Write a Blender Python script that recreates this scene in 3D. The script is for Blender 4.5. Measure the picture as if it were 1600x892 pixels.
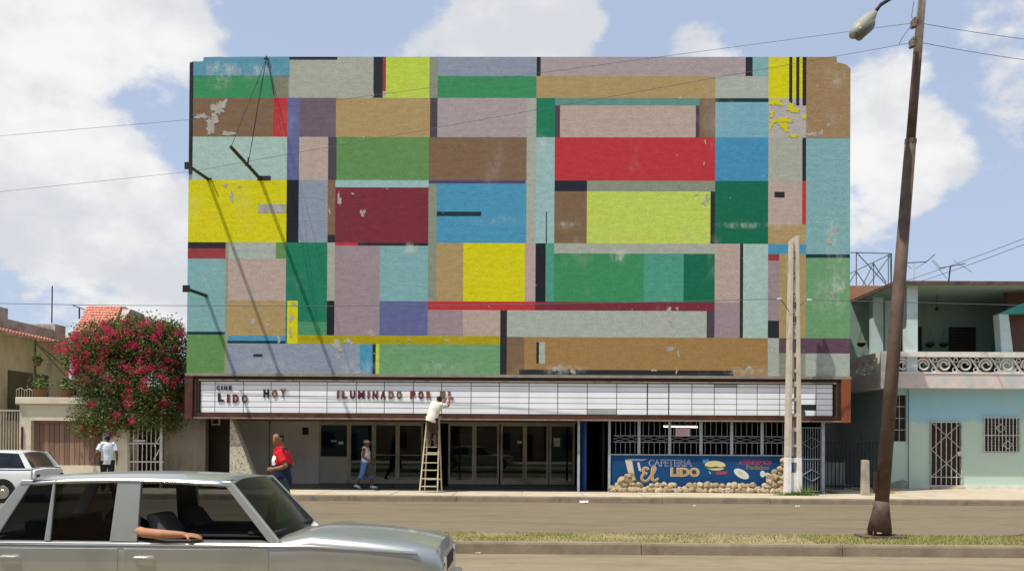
import bpy, bmesh, math, random
from mathutils import Vector, Matrix, Quaternion
R = math.radians
random.seed(7)
for o in list(bpy.data.objects): bpy.data.objects.remove(o)
SC = bpy.context.scene
COL = SC.collection

# ------------------------------------------------------------------ camera
FPX, PW, PH = 1400.0, 1600.0, 892.0
CZ = 1.72
YAW, PITCH, ROLL = R(0.80), R(0.6), R(0.36)
PRY = 674.5
cam_d = bpy.data.cameras.new('camera'); cam = bpy.data.objects.new('camera', cam_d); COL.objects.link(cam)
cam_d.sensor_width = 36; cam_d.lens = FPX / PW * 36
cam_d.shift_y = (PRY - PH / 2) / PW
cam_d.clip_start = 0.1; cam_d.clip_end = 5000
CR = Matrix.Rotation(YAW, 3, 'Z') @ Matrix.Rotation(R(90) + PITCH, 3, 'X') @ Matrix.Rotation(ROLL, 3, 'Z')
cam.matrix_world = Matrix.Translation((0, 0, CZ)) @ CR.to_4x4()
SC.camera = cam

# ------------------------------------------------------------------ sky, sun, exposure
SUN_TRAVEL = Vector((0.38, 0.27, -1.0)).normalized()
to_sun = -SUN_TRAVEL
W = bpy.data.worlds.new('World'); SC.world = W; W.use_nodes = True
wt = W.node_tree; wt.nodes.clear()
def wn(t, **k):
    n = wt.nodes.new(t)
    for a, b in k.items(): setattr(n, a, b)
    return n
def wm(op, a, b=None, c=None, clamp=False):
    n = wn('ShaderNodeMath', operation=op); n.use_clamp = clamp
    for i, v in enumerate((a, b, c)):
        if v is None: continue
        if isinstance(v, (int, float)): n.inputs[i].default_value = v
        else: wt.links.new(v, n.inputs[i])
    return n.outputs[0]
def pix_dir(px, py):
    return (CR @ Vector(((px - PW / 2) / FPX, -(py - PRY) / FPX, -1))).normalized()
sky = wn('ShaderNodeTexSky', sky_type='NISHITA'); sky.sun_disc = False
sky.sun_elevation = math.asin(to_sun.z); sky.sun_rotation = math.atan2(to_sun.x, to_sun.y)
sky.air_density = 1.0; sky.dust_density = 2.2; sky.ozone_density = 1.0
tc = wn('ShaderNodeTexCoord')
def noise_w(scale, detail, rough, off=(0, 0, 0), zs=1.5):
    mp = wn('ShaderNodeMapping'); mp.inputs['Scale'].default_value = (1, 1, zs); mp.inputs['Location'].default_value = off
    wt.links.new(tc.outputs['Generated'], mp.inputs['Vector'])
    n = wn('ShaderNodeTexNoise'); n.inputs['Scale'].default_value = scale; n.inputs['Detail'].default_value = detail
    n.inputs['Roughness'].default_value = rough
    wt.links.new(mp.outputs[0], n.inputs['Vector']); return n.outputs['Fac']
def blob(px, py, rad, amp):
    c = pix_dir(px, py); d = wn('ShaderNodeVectorMath', operation='DISTANCE')
    wt.links.new(tc.outputs['Generated'], d.inputs[0]); d.inputs[1].default_value = c
    t = wm('DIVIDE', d.outputs['Value'], rad / FPX)
    f = wm('SUBTRACT', 1.0, wm('MULTIPLY', t, t), clamp=True)
    return wm('MULTIPLY', f, amp)
# cumulus seen above the roofs; everywhere else the same scattered cumulus go on
BL = [(20, 60, 320, .22), (190, 40, 230, .16), (80, 240, 180, .26), (240, 360, 150, .24), (60, 430, 340, .14), (270, 470, 190, .14), (30, 330, 120, .10),
      (830, 20, 130, .34), (780, 70, 90, .26), (890, 70, 70, .22), (1110, 82, 70, .26), (1230, 8, 60, .22),
      (1370, 180, 105, .34), (1430, 250, 85, .30), (1350, 330, 110, .30), (1590, 40, 90, .22), (1570, 150, 60, .14), (1480, 240, 50, .10), (1540, 60, 150, -.04),
      (460, 40, 160, -.22), (1120, 20, 60, -.10), (240, 200, 105, -.34), (60, 190, 60, -.08), (1540, 330, 140, -.15), (1300, 50, 70, -.08)]
acc = None
for b in BL:
    v = blob(*b); acc = v if acc is None else wm('ADD', acc, v)
n1 = noise_w(7.5, 9, .58); n2 = noise_w(2.6, 4, .5, (3, 1, 0)); n3 = noise_w(5.5, 6, .6, (7, 2, 4)); n4 = noise_w(17, 7, .62, (1, 5, 2))
field = wm('ADD', wm('ADD', wm('ADD', wm('MULTIPLY', n1, 1.25), wm('MULTIPLY', n2, .20)), wm('MULTIPLY', n4, .52)), acc)
mk = wn('ShaderNodeMapRange', interpolation_type='SMOOTHSTEP'); mk.inputs['From Min'].default_value = 1.055; mk.inputs['From Max'].default_value = 1.26
wt.links.new(field, mk.inputs['Value'])
shade = wn('ShaderNodeMapRange', interpolation_type='SMOOTHSTEP'); shade.inputs['From Min'].default_value = .38; shade.inputs['From Max'].default_value = .64
wt.links.new(n3, shade.inputs['Value'])
ccol = wn('ShaderNodeMix', data_type='RGBA'); wt.links.new(shade.outputs[0], ccol.inputs['Factor'])
ccol.inputs['A'].default_value = (4.6, 4.75, 5.05, 1); ccol.inputs['B'].default_value = (6.25, 6.25, 6.2, 1)
# thin high haze of a humid tropical noon over the clear sky
hz = wn('ShaderNodeMix', data_type='RGBA'); hz.inputs['Factor'].default_value = .66
wt.links.new(sky.outputs[0], hz.inputs['A']); hz.inputs['B'].default_value = (3.7, 4.3, 5.6, 1)
mx = wn('ShaderNodeMix', data_type='RGBA'); wt.links.new(mk.outputs[0], mx.inputs['Factor'])
wt.links.new(hz.outputs['Result'], mx.inputs['A']); wt.links.new(ccol.outputs['Result'], mx.inputs['B'])
bg = wn('ShaderNodeBackground'); bg.inputs['Strength'].default_value = 0.12
wt.links.new(mx.outputs['Result'], bg.inputs['Color'])
wo = wn('ShaderNodeOutputWorld'); wt.links.new(bg.outputs[0], wo.inputs['Surface'])
sun_d = bpy.data.lights.new('sun', 'SUN'); sun_d.energy = 4.0; sun_d.angle = R(0.55); sun_d.color = (1.0, .955, .87)
sun = bpy.data.objects.new('sun', sun_d); COL.objects.link(sun); sun.location = (-20, -20, 60)
sun.rotation_euler = SUN_TRAVEL.to_track_quat('-Z', 'Y').to_euler()
SC.view_settings.view_transform = 'Standard'; SC.view_settings.look = 'None'
SC.view_settings.exposure = 0.32; SC.view_settings.gamma = 1.0; SC.view_settings.use_curve_mapping = False
SC.render.engine = 'CYCLES'
SC.cycles.max_bounces = 7; SC.cycles.transparent_max_bounces = 12

# ------------------------------------------------------------------ pixel -> place
def ray(px, py): return CR @ Vector(((px - PW / 2) / FPX, -(py - PRY) / FPX, -1))
def UY(px, py, Y):
    d = ray(px, py); t = Y / d.y; return Vector((d.x * t, Y, CZ + d.z * t))
def UZ(px, py, z):
    d = ray(px, py); t = (z - CZ) / d.z; return Vector((d.x * t, d.y * t, z))
def UX(px, py, X):
    d = ray(px, py); t = X / d.x; return Vector((X, d.y * t, CZ + d.z * t))
def rectY(x0, y0, x1, y1, Y):
    a, b, c, d = UY(x0, y0, Y), UY(x1, y0, Y), UY(x1, y1, Y), UY(x0, y1, Y)
    return (a.x + d.x) / 2, (b.x + c.x) / 2, (c.z + d.z) / 2, (a.z + b.z) / 2      # X0 X1 Z0 Z1

# ------------------------------------------------------------------ materials
def lin(c): return tuple((v / 255 / 12.92 if v / 255 <= .04045 else ((v / 255 + .055) / 1.055) ** 2.4) for v in c[:3])
def nodes_of(m): return m.node_tree.nodes, m.node_tree.links
def M(name, rgb, rough=.8, var=.15, scale=6.0, bump=.0, bscale=60.0, metal=0.0, dirt=None, dirt_amt=.5, dirt_scale=1.2, spec=.3, stretch=(1, 1, 1), detail=6, dist=.01):
    m = bpy.data.materials.new(name); m.use_nodes = True
    N, L = nodes_of(m); b = N['Principled BSDF']
    b.inputs['Roughness'].default_value = rough; b.inputs['Metallic'].default_value = metal; b.inputs['Specular IOR Level'].default_value = spec
    c = lin(rgb)
    t = N.new('ShaderNodeNewGeometry'); mp = N.new('ShaderNodeMapping'); mp.inputs['Scale'].default_value = stretch
    L.new(t.outputs['Position'], mp.inputs['Vector'])
    n = N.new('ShaderNodeTexNoise'); n.inputs['Scale'].default_value = scale; n.inputs['Detail'].default_value = detail; n.inputs['Roughness'].default_value = .62
    L.new(mp.outputs[0], n.inputs['Vector'])
    r = N.new('ShaderNodeMapRange'); r.inputs['From Min'].default_value = .25; r.inputs['From Max'].default_value = .75
    r.inputs['To Min'].default_value = 1 - var; r.inputs['To Max'].default_value = 1 + var
    L.new(n.outputs['Fac'], r.inputs['Value'])
    hs = N.new('ShaderNodeMix'); hs.data_type = 'RGBA'; hs.blend_type = 'MULTIPLY'; hs.inputs['Factor'].default_value = 1
    hs.inputs['A'].default_value = (*c, 1); L.new(r.outputs[0], hs.inputs['B'])
    out = hs.outputs['Result']
    if dirt is not None:
        n2 = N.new('ShaderNodeTexNoise'); n2.inputs['Scale'].default_value = dirt_scale; n2.inputs['Detail'].default_value = 8; n2.inputs['Roughness'].default_value = .66
        L.new(mp.outputs[0], n2.inputs['Vector'])
        r2 = N.new('ShaderNodeMapRange'); r2.interpolation_type = 'SMOOTHSTEP'; r2.inputs['From Min'].default_value = .46; r2.inputs['From Max'].default_value = .68; r2.inputs['To Max'].default_value = dirt_amt
        L.new(n2.outputs['Fac'], r2.inputs['Value'])
        mx = N.new('ShaderNodeMix'); mx.data_type = 'RGBA'; L.new(r2.outputs[0], mx.inputs['Factor']); L.new(out, mx.inputs['A']); mx.inputs['B'].default_value = (*lin(dirt), 1)
        out = mx.outputs['Result']
    L.new(out, b.inputs['Base Color'])
    if bump:
        nb = N.new('ShaderNodeTexNoise'); nb.inputs['Scale'].default_value = bscale; nb.inputs['Detail'].default_value = 4; L.new(mp.outputs[0], nb.inputs['Vector'])
        bp = N.new('ShaderNodeBump'); bp.inputs['Strength'].default_value = bump; bp.inputs['Distance'].default_value = dist
        L.new(nb.outputs['Fac'], bp.inputs['Height']); L.new(bp.outputs[0], b.inputs['Normal'])
    return m
def glass_mat(name, tint=(.55, .62, .62), refl=1.5, rough=.02):
    m = bpy.data.materials.new(name); m.use_nodes = True; N, L = nodes_of(m); N.remove(N['Principled BSDF'])
    t = N.new('ShaderNodeBsdfTransparent'); t.inputs['Color'].default_value = (*tint, 1)
    g = N.new('ShaderNodeBsdfGlossy'); g.inputs['Roughness'].default_value = rough; g.inputs['Color'].default_value = (.9, .95, .95, 1)
    f = N.new('ShaderNodeFresnel'); f.inputs['IOR'].default_value = refl
    mx = N.new('ShaderNodeMixShader'); L.new(f.outputs[0], mx.inputs[0]); L.new(t.outputs[0], mx.inputs[1]); L.new(g.outputs[0], mx.inputs[2])
    L.new(mx.outputs[0], N['Material Output'].inputs['Surface']); return m
def plain(name, rgb, rough=.6, metal=0, spec=.4): return M(name, rgb, rough, .06, 9, metal=metal, spec=spec)

# ------------------------------------------------------------------ mesh builder
class MB:
    def __init__(s): s.v = []; s.f = []
    def add(s, vs, fs):
        o = len(s.v); s.v += [tuple(v) for v in vs]; s.f += [tuple(i + o for i in f) for f in fs]; return s
    def box(s, x0, x1, y0, y1, z0, z1):
        return s.add([(x0, y0, z0), (x1, y0, z0), (x1, y1, z0), (x0, y1, z0), (x0, y0, z1), (x1, y0, z1), (x1, y1, z1), (x0, y1, z1)],
                     [(0, 3, 2, 1), (4, 5, 6, 7), (0, 1, 5, 4), (1, 2, 6, 5), (2, 3, 7, 6), (3, 0, 4, 7)])
    def prism(s, pts, ax, a, b):
        """polygon pts (2D) extruded along axis ax from a to b. ax 'y': pts=(x,z); 'x': pts=(y,z); 'z': pts=(x,y)"""
        def mk(p, t): return {'y': (p[0], t, p[1]), 'x': (t, p[0], p[1]), 'z': (p[0], p[1], t)}[ax]
        n = len(pts); vs = [mk(p, a) for p in pts] + [mk(p, b) for p in pts]
        return s.add(vs, [tuple(range(n)), tuple(range(2 * n - 1, n - 1, -1))] + [(i, i + n, (i + 1) % n + n, (i + 1) % n) for i in range(n)])
    def hexa(s, p):   # 8 points bottom 4 + top 4
        return s.add(p, [(0, 3, 2, 1), (4, 5, 6, 7), (0, 1, 5, 4), (1, 2, 6, 5), (2, 3, 7, 6), (3, 0, 4, 7)])
    def tube(s, path, rad, n=8, cap=True, ref=None, flat=1.0):
        P = [Vector(p) for p in path]; k = len(P)
        rs = [rad] * k if isinstance(rad, (int, float)) else list(rad)
        rings = []; pu = None
        for i in range(k):
            t = (P[min(i + 1, k - 1)] - P[max(i - 1, 0)])
            t = t.normalized() if t.length > 1e-9 else Vector((0, 0, 1))
            if ref is not None: u = Vector(ref)
            elif pu is not None: u = pu
            else: u = Vector((0, 0, 1)) if abs(t.z) < .9 else Vector((1, 0, 0))
            u = (u - t * u.dot(t))
            if u.length < 1e-6: u = Vector((0, 1, 0)) - t * t.y
            u.normalize(); w = t.cross(u); pu = u
            r = rs[i]; ra, rb = (r, r * flat) if isinstance(r, (int, float)) else r
            rings.append([P[i] + u * ra * math.cos(2 * math.pi * j / n) + w * rb * math.sin(2 * math.pi * j / n) for j in range(n)])
        vs = [v for r in rings for v in r]; fs = []
        for i in range(k - 1):
            for j in range(n): fs.append((i * n + j, i * n + (j + 1) % n, (i + 1) * n + (j + 1) % n, (i + 1) * n + j))
        if cap: fs.append(tuple(range(n - 1, -1, -1))); fs.append(tuple((k - 1) * n + j for j in range(n)))
        return s.add(vs, fs)
    def sphere(s, c, r, n=10, m=6):
        c = Vector(c); r = Vector(r) if not isinstance(r, (int, float)) else Vector((r, r, r)); vs = [c + Vector((0, 0, -r.z))]
        for i in range(1, m):
            a = -math.pi / 2 + math.pi * i / m
            for j in range(n):
                b = 2 * math.pi * j / n; vs.append(c + Vector((r.x * math.cos(a) * math.cos(b), r.y * math.cos(a) * math.sin(b), r.z * math.sin(a))))
        vs.append(c + Vector((0, 0, r.z))); fs = []
        for j in range(n): fs.append((0, 1 + (j + 1) % n, 1 + j))
        for i in range(m - 2):
            for j in range(n): fs.append((1 + i * n + j, 1 + i * n + (j + 1) % n, 1 + (i + 1) * n + (j + 1) % n, 1 + (i + 1) * n + j))
        e = len(vs) - 1; b0 = 1 + (m - 2) * n
        for j in range(n): fs.append((e, b0 + j, b0 + (j + 1) % n))
        return s.add(vs, fs)
    def build(s, name, mat, parent=None, smooth=False, local=False, bevel=0):
        off = Vector((0, 0, 0))
        if parent is not None and not local:
            off = parent.location.copy(); p = parent.parent
            while p is not None: off += p.location; p = p.parent
        me = bpy.data.meshes.new(name); me.from_pydata([tuple(Vector(v) - off) for v in s.v], [], s.f); me.update()
        o = bpy.data.objects.new(name, me); COL.objects.link(o)
        if mat is not None: me.materials.append(mat)
        if parent is not None: o.parent = parent
        if smooth:
            for p in me.polygons: p.use_smooth = True
        if bevel:
            bv = o.modifiers.new('bevel', 'BEVEL'); bv.width = bevel; bv.segments = 2; bv.limit_method = 'ANGLE'
        return o
def tag(o, label=None, cat=None, group=None, kind=None):
    if label: o['label'] = label
    if cat: o['category'] = cat
    if group: o['group'] = group
    if kind: o['kind'] = kind
    return o
def empty(name, loc, label, cat, group=None, rz=0):
    o = bpy.data.objects.new(name, None); COL.objects.link(o); o.location = loc; o.rotation_euler = (0, 0, rz); o.empty_display_size = .2
    return tag(o, label, cat, group)
def box(name, x0, x1, y0, y1, z0, z1, mat, parent=None, bevel=0): return MB().box(x0, x1, y0, y1, z0, z1).build(name, mat, parent, bevel=bevel)
def text_obj(name, txt, x0, x1, z0, z1, Y, depth, mat, parent, bold=.0, shear=0, smooth=False):
    """text standing in the plane y = Y, fitted to the box x0..x1, z0..z1"""
    c = bpy.data.curves.new(name, 'FONT'); c.body = txt; c.size = 1; c.extrude = .5; c.offset = bold; c.shear = shear; c.resolution_u = 3
    t = bpy.data.objects.new(name, c); COL.objects.link(t)
    dg = bpy.context.evaluated_depsgraph_get(); me = bpy.data.meshes.new_from_object(t.evaluated_get(dg))
    bpy.data.objects.remove(t); bpy.data.curves.remove(c)
    xs = [v.co.x for v in me.vertices]; ys = [v.co.y for v in me.vertices]
    ax, bx, ay, by = min(xs), max(xs), min(ys), max(ys)
    mb = MB()
    mb.add([(x0 + (v.co.x - ax) / (bx - ax) * (x1 - x0), Y - (v.co.z + .5) * depth, z0 + (v.co.y - ay) / (by - ay) * (z1 - z0)) for v in me.vertices], [tuple(p.vertices) for p in me.polygons])
    bpy.data.meshes.remove(me)
    return mb.build(name, mat, parent)
def copy_tree(o, parent=None):
    c = o.copy(); COL.objects.link(c); c.parent = parent
    for ch in o.children: copy_tree(ch, c)
    return c
# ------------------------------------------------------------------ materials of the place
m_asphalt = M('asphalt', (117, 106, 84), .9, .24, 9, .35, 90, dirt=(92, 83, 66), dirt_amt=.6, dirt_scale=1.3, stretch=(.22, 1, 1), dist=.006)
m_asphalt_near = M('asphalt_dusty', (134, 121, 97), .9, .22, 9, .35, 90, dirt=(104, 93, 75), dirt_amt=.5, dirt_scale=1.6, stretch=(.25, 1, 1), dist=.006)
m_conc = M('concrete_walk', (184, 171, 148), .9, .12, 1.7, .2, 70, dirt=(150, 137, 115), dirt_amt=.55, dirt_scale=1.1, dist=.006)
m_kerb = M('kerb_concrete', (134, 122, 102), .9, .2, 3.0, .45, 45, dirt=(95, 88, 74), dirt_amt=.6, dirt_scale=2.2, dist=.012)
m_earth = M('earth', (146, 130, 96), .95, .25, 4, .4, 30, dirt=(112, 112, 62), dirt_amt=.7, dirt_scale=1.4)
m_floor = M('terrazzo_dark', (86, 84, 80), .35, .15, 8)
m_ground = M('ground', (128, 120, 104), .95, .2, .3)

g = MB().add([(-900, -900, -.03), (900, -900, -.03), (900, 900, -.03), (-900, 900, -.03)], [(0, 1, 2, 3)]).build('ground', m_ground); tag(g, kind='structure')
YK = 25.35           # far kerb face
YM0, YM1 = 13.72, 15.55   # median, near and far kerb faces
ZS = .16
def sheet(name, x0, x1, y0, y1, z, mat):
    o = MB().add([(x0, y0, z), (x1, y0, z), (x1, y1, z), (x0, y1, z)], [(0, 1, 2, 3)]).build(name, mat); tag(o, kind='structure'); return o
sheet('road_far_lanes', -200, 200, YM1, YK, 0, m_asphalt)
sheet('road_near_lanes', -200, 200, 2.2, YM0, 0, m_asphalt_near)
# median: core + separate kerb stones + grass
core = box('median', -200, 200, YM0 + .17, YM1 - .15, -.02, ZS - .015, m_earth); tag(core, kind='structure')
def stones(parent, y0, y1, z1, x0, x1, step, mat, name='kerb_stone', seed=1):
    rnd = random.Random(seed); x = x0; i = 0
    base = None
    while x < x1:
        w = step * rnd.uniform(.96, 1.04); dz = rnd.uniform(-.006, .006); dy = rnd.uniform(-.006, .006)
        mb = MB(); n = 10; prof = [(y0 + dy, -.02), (y0 + dy + .015, z1 - .03 + dz), (y0 + dy + .03, z1 + dz), (y1, z1 + dz), (y1, -.02)]
        # a slightly wavering worn edge
        vs = []
        for k in range(n + 1):
            xx = x + .006 + (w - .012) * k / n
            j = rnd.uniform(-.006, .006); q = rnd.uniform(-.007, .004)
            vs += [(xx, p[0] + (j if a < 3 else 0), p[1] + (q if a in (1, 2) else 0)) for a, p in enumerate(prof)]
        L_ = len(prof); fs = [(k * L_ + a, (k + 1) * L_ + a, (k + 1) * L_ + a + 1, k * L_ + a + 1) for k in range(n) for a in range(L_ - 1)]
        fs += [tuple(range(L_)), tuple(n * L_ + a for a in range(L_ - 1, -1, -1))]
        mb.add(vs, fs).build(name, mat, parent); x += w
stones(core, YM0, YM0 + .18, ZS + .015, -13, 13, 3.0, m_kerb, seed=3)
stones(core, YM1 - .16, YM1, ZS - .02, -14, 14, 3.0, m_kerb, seed=4)
for s in (-1, 1):
    box('kerb_stone', min(s * 13.6, s * 200), max(s * 13.6, s * 200), YM0, YM0 + .18, -.02, ZS + .012, m_kerb, core)
# far pavement
side = sheet('pavement', -200, 200, YK + .2, 32.5, ZS - .03, m_conc)
stones(side, YK, YK + .22, ZS, -26, 26, 3.0, m_kerb, seed=5)
rnd = random.Random(11)
x = -24.0
while x < 24:
    w = rnd.uniform(1.7, 2.3); z = ZS + rnd.uniform(-.006, .004)
    y1 = 28.02 if -10.9 < x < 10.6 else (31.9 if x > 10 else 28.6)
    box('paving_slab', x + .008, x + w - .008, YK + .225, y1, ZS - .05, z, m_conc, side, bevel=.006); x += w
# pavement the photographer stands on
nw = box('near_pavement', -200, 200, -7.0, 2.1, -.02, ZS, m_conc); tag(nw, kind='structure')

# grass on the median: one uncountable thing
def blades(name, n, fx, hz, mats_seed, mat):
    rnd = random.Random(mats_seed); mb = MB()
    for i in range(n):
        x, y, z, h = fx(rnd); a = rnd.uniform(0, 6.28); w = rnd.uniform(.004, .009); l = Vector((math.cos(a + 1.3), math.sin(a + 1.3), 0)) * h * rnd.uniform(.2, .9)
        dx, dy = math.cos(a) * w, math.sin(a) * w
        mb.add([(x - dx, y - dy, z), (x + dx, y + dy, z), (x + l.x, y + l.y, z + h)], [(0, 1, 2)])
    return mb.build(name, mat)
def leafmat(name, cols, rough=.6, trans=.35):
    m = bpy.data.materials.new(name); m.use_nodes = True; N, L = nodes_of(m); b = N['Principled BSDF']; b.inputs['Roughness'].default_value = rough; b.inputs['Specular IOR Level'].default_value = .35
    g_ = N.new('ShaderNodeNewGeometry'); cr = N.new('ShaderNodeValToRGB'); el = cr.color_ramp.elements
    for i, c in enumerate(cols):
        e = el[i] if i < 2 else el.new(.5)
        e.position = i / (len(cols) - 1); e.color = (*lin(c), 1)
    L.new(g_.outputs['Random Per Island'], cr.inputs[0]); L.new(cr.outputs[0], b.inputs['Base Color'])
    t = N.new('ShaderNodeBsdfTranslucent'); L.new(cr.outputs[0], t.inputs['Color'])
    mx = N.new('ShaderNodeMixShader'); mx.inputs[0].default_value = trans; L.new(b.outputs[0], mx.inputs[1]); L.new(t.outputs[0], mx.inputs[2])
    L.new(mx.outputs[0], N['Material Output'].inputs['Surface']); return m
m_grass = leafmat('grass_blades', [(112, 126, 56), (150, 152, 84), (184, 170, 120)])
def gfx(r):
    while True:
        x = r.uniform(-9.5, 9.5); y = r.uniform(YM0 + .18, YM1 - .1)
        d = .5 + .5 * math.sin(x * 1.7 + math.sin(x * .9) * 2) * math.sin(y * 3 + x * .6); d *= min(1, (y - YM0 - .10) / .5); d *= .35 + .65 * (math.sin(x * .8 + 1.1) > -.35)
        if x > 4.6: d += .5
        if r.random() < d * .9 + .05: return x, y, ZS - .02, r.uniform(.02, .06)
tag(blades('median_grass', 30000, gfx, 0, 5, m_grass), 'short patchy grass growing along the median strip', 'grass', kind='stuff')

# ------------------------------------------------------------------ cinema
YF = 28.0
m_plaster = M('grey_plaster', (150, 148, 140), .9, .2, 2.5, .5, 40, dirt=(110, 108, 100), dirt_amt=.5)
m_plaster_dark = M('stained_plaster', (136, 128, 112), .9, .2, 1.6, .3, 40, dirt=(70, 66, 58), dirt_amt=.6, stretch=(1, 1, .5))
m_grey_wall = M('grey_rendered_wall', (214, 212, 202), .85, .10, 1.1, .1, 60, dirt=(168, 158, 140), dirt_amt=.55, dirt_scale=.8)
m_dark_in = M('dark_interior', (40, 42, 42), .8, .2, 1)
m_brown_fr = M('brown_rusted_frame', (88, 52, 38), .6, .3, 5, .1, 60, dirt=(52, 40, 36), dirt_amt=.7, dirt_scale=3)
m_orange_end = M('orange_brown_metal', (138, 78, 46), .55, .25, 4, dirt=(96, 50, 32), dirt_amt=.7, dirt_scale=3)
m_dark_fr = M('dark_frame', (52, 42, 36), .7, .3, 5, dirt=(30, 26, 24), dirt_amt=.6)
m_lip = M('pale_metal_lip', (150, 132, 116), .5, .3, 5, dirt=(92, 66, 52), dirt_amt=.8, dirt_scale=5)
m_alu = M('dull_aluminium', (178, 170, 152), .45, .15, 4, metal=.2, dirt=(100, 92, 78), dirt_amt=.5)
m_glass = glass_mat('door_glass', (.48, .62, .64))
m_white_paint = M('white_paint', (205, 206, 204), .55, .1, 8, dirt=(150, 150, 146), dirt_amt=.4, dirt_scale=4)
m_black_iron = M('black_iron', (36, 34, 32), .6, .3, 12)

# painted rough plaster, colour taken from each block
MK = 1.0
def mural_material():
    m = bpy.data.materials.new('mural_paint'); m.use_nodes = True; N, L = nodes_of(m); b = N['Principled BSDF']
    b.inputs['Roughness'].default_value = .85; b.inputs['Specular IOR Level'].default_value = .2
    oi = N.new('ShaderNodeObjectInfo'); g_ = N.new('ShaderNodeNewGeometry')
    def noise(scale, st, det=6, ro=.6):
        mp = N.new('ShaderNodeMapping'); mp.inputs['Scale'].default_value = st; L.new(g_.outputs['Position'], mp.inputs['Vector'])
        n = N.new('ShaderNodeTexNoise'); n.inputs['Scale'].default_value = scale; n.inputs['Detail'].default_value = det; n.inputs['Roughness'].default_value = ro
        L.new(mp.outputs[0], n.inputs['Vector']); return n.outputs['Fac']
    def rng(v, a, b_, c, d, st=True):
        r = N.new('ShaderNodeMapRange'); r.interpolation_type = 'SMOOTHSTEP' if st else 'LINEAR'
        for k, x in zip(('From Min', 'From Max', 'To Min', 'To Max'), (a, b_, c, d)): r.inputs[k].default_value = x
        L.new(v, r.inputs['Value']); return r.outputs[0]
    def mixc(f, A, B, mode='MIX'):
        x = N.new('ShaderNodeMix'); x.data_type = 'RGBA'; x.blend_type = mode
        for k, v in (('Factor', f), ('A', A), ('B', B)):
            if isinstance(v, (int, float)): x.inputs[k].default_value = v
            elif isinstance(v, tuple): x.inputs[k].default_value = (*v, 1)
            else: L.new(v, x.inputs[k])
        return x.outputs['Result']
    streak = rng(noise(5, (.7, 1, 1.4), 7, .7), .28, .72, .86, 1.14, False)
    fine = rng(noise(30, (.9, 1, 1.2), 4, .75), .3, .7, .74, 1.26, False)
    c = mixc(1.0, oi.outputs['Color'], streak, 'MULTIPLY'); c = mixc(1.0, c, fine, 'MULTIPLY')
    fade = rng(noise(.75, (1, 1, .6), 7, .65), .56, .78, 0, .30)
    c = mixc(fade, c, lin((185, 185, 175)))
    scuff = rng(noise(3.2, (.7, 1, 1.1), 9, .75), .66, .74, 0, .45)
    c = mixc(scuff, c, lin((190, 186, 176)))
    v = N.new('ShaderNodeTexVoronoi'); v.inputs['Scale'].default_value = 1.9; mp = N.new('ShaderNodeMapping'); mp.inputs['Scale'].default_value = (1, .05, 1.2); L.new(g_.outputs['Position'], mp.inputs['Vector']); L.new(mp.outputs[0], v.inputs['Vector'])
    wob = N.new('ShaderNodeMath'); wob.operation = 'MULTIPLY_ADD'; L.new(noise(22, (1, 1, 1), 4), wob.inputs[0]); wob.inputs[1].default_value = .10; L.new(v.outputs['Distance'], wob.inputs[2])
    speck = rng(wob.outputs[0], .075, .085, 1, 0)
    c = mixc(speck, c, lin((200, 196, 188)))
    # patches bleached by rain and salt
    tot = None
    for (px, py, rx, ry, amp) in [(345, 108, 40, 14, .8), (400, 112, 40, 14, .7), (345, 128, 22, 14, .5), (520, 112, 60, 16, .35), (1300, 372, 12, 45, .8), (1312, 440, 14, 55, .7), (1290, 460, 30, 40, .35), (968, 398, 16, 16, .9), (880, 352, 35, 8, .6), (1160, 352, 50, 6, .6), (1225, 352, 30, 8, .4), (640, 388, 16, 12, .7), (300, 330, 14, 30, .2),
                                  (845, 225, 12, 20, .7), (1305, 120, 20, 22, .45), (560, 575, 40, 14, .6), (420, 570, 60, 16, .4), (690, 575, 60, 12, .35), (880, 578, 40, 10, .7), (1170, 580, 40, 9, .7), (1290, 575, 30, 14, .6), (330, 432, 25, 30, .25), (770, 345, 60, 10, .25), (1240, 370, 30, 8, .25)]:
        q_ = UY(px, py, YF); sub_ = N.new('ShaderNodeVectorMath'); sub_.operation = 'SUBTRACT'; L.new(g_.outputs['Position'], sub_.inputs[0]); sub_.inputs[1].default_value = q_
        ml_ = N.new('ShaderNodeVectorMath'); ml_.operation = 'MULTIPLY'; L.new(sub_.outputs[0], ml_.inputs[0]); ml_.inputs[1].default_value = (50 / rx, 0, 50 / ry)
        ln_ = N.new('ShaderNodeVectorMath'); ln_.operation = 'LENGTH'; L.new(ml_.outputs[0], ln_.inputs[0])
        v_ = rng(ln_.outputs['Value'], .1, 1.2, amp, 0)
        if tot is None: tot = v_
        else:
            ad = N.new('ShaderNodeMath'); ad.operation = 'ADD'; L.new(tot, ad.inputs[0]); L.new(v_, ad.inputs[1]); tot = ad.outputs[0]
    mm = N.new('ShaderNodeMath'); mm.operation = 'MULTIPLY'; mm.use_clamp = True; L.new(tot, mm.inputs[0]); L.new(rng(noise(3.5, (1.3, 1, .8), 8, .7), .40, .66, 0, 1), mm.inputs[1])
    c = mixc(mm.outputs[0], c, lin((196, 198, 190)))
    L.new(c, b.inputs['Base Color'])
    bp = N.new('ShaderNodeBump'); bp.inputs['Strength'].default_value = .55; bp.inputs['Distance'].default_value = .012
    hgt = N.new('ShaderNodeMath'); hgt.operation = 'ADD'; L.new(noise(24, (.8, 1, 1.3), 5, .7), hgt.inputs[0]); L.new(noise(4, (.3, 1, 1.6), 5), hgt.inputs[1])
    L.new(hgt.outputs[0], bp.inputs['Height']); L.new(bp.outputs[0], b.inputs['Normal'])
    return m
m_mural = mural_material()
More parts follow.
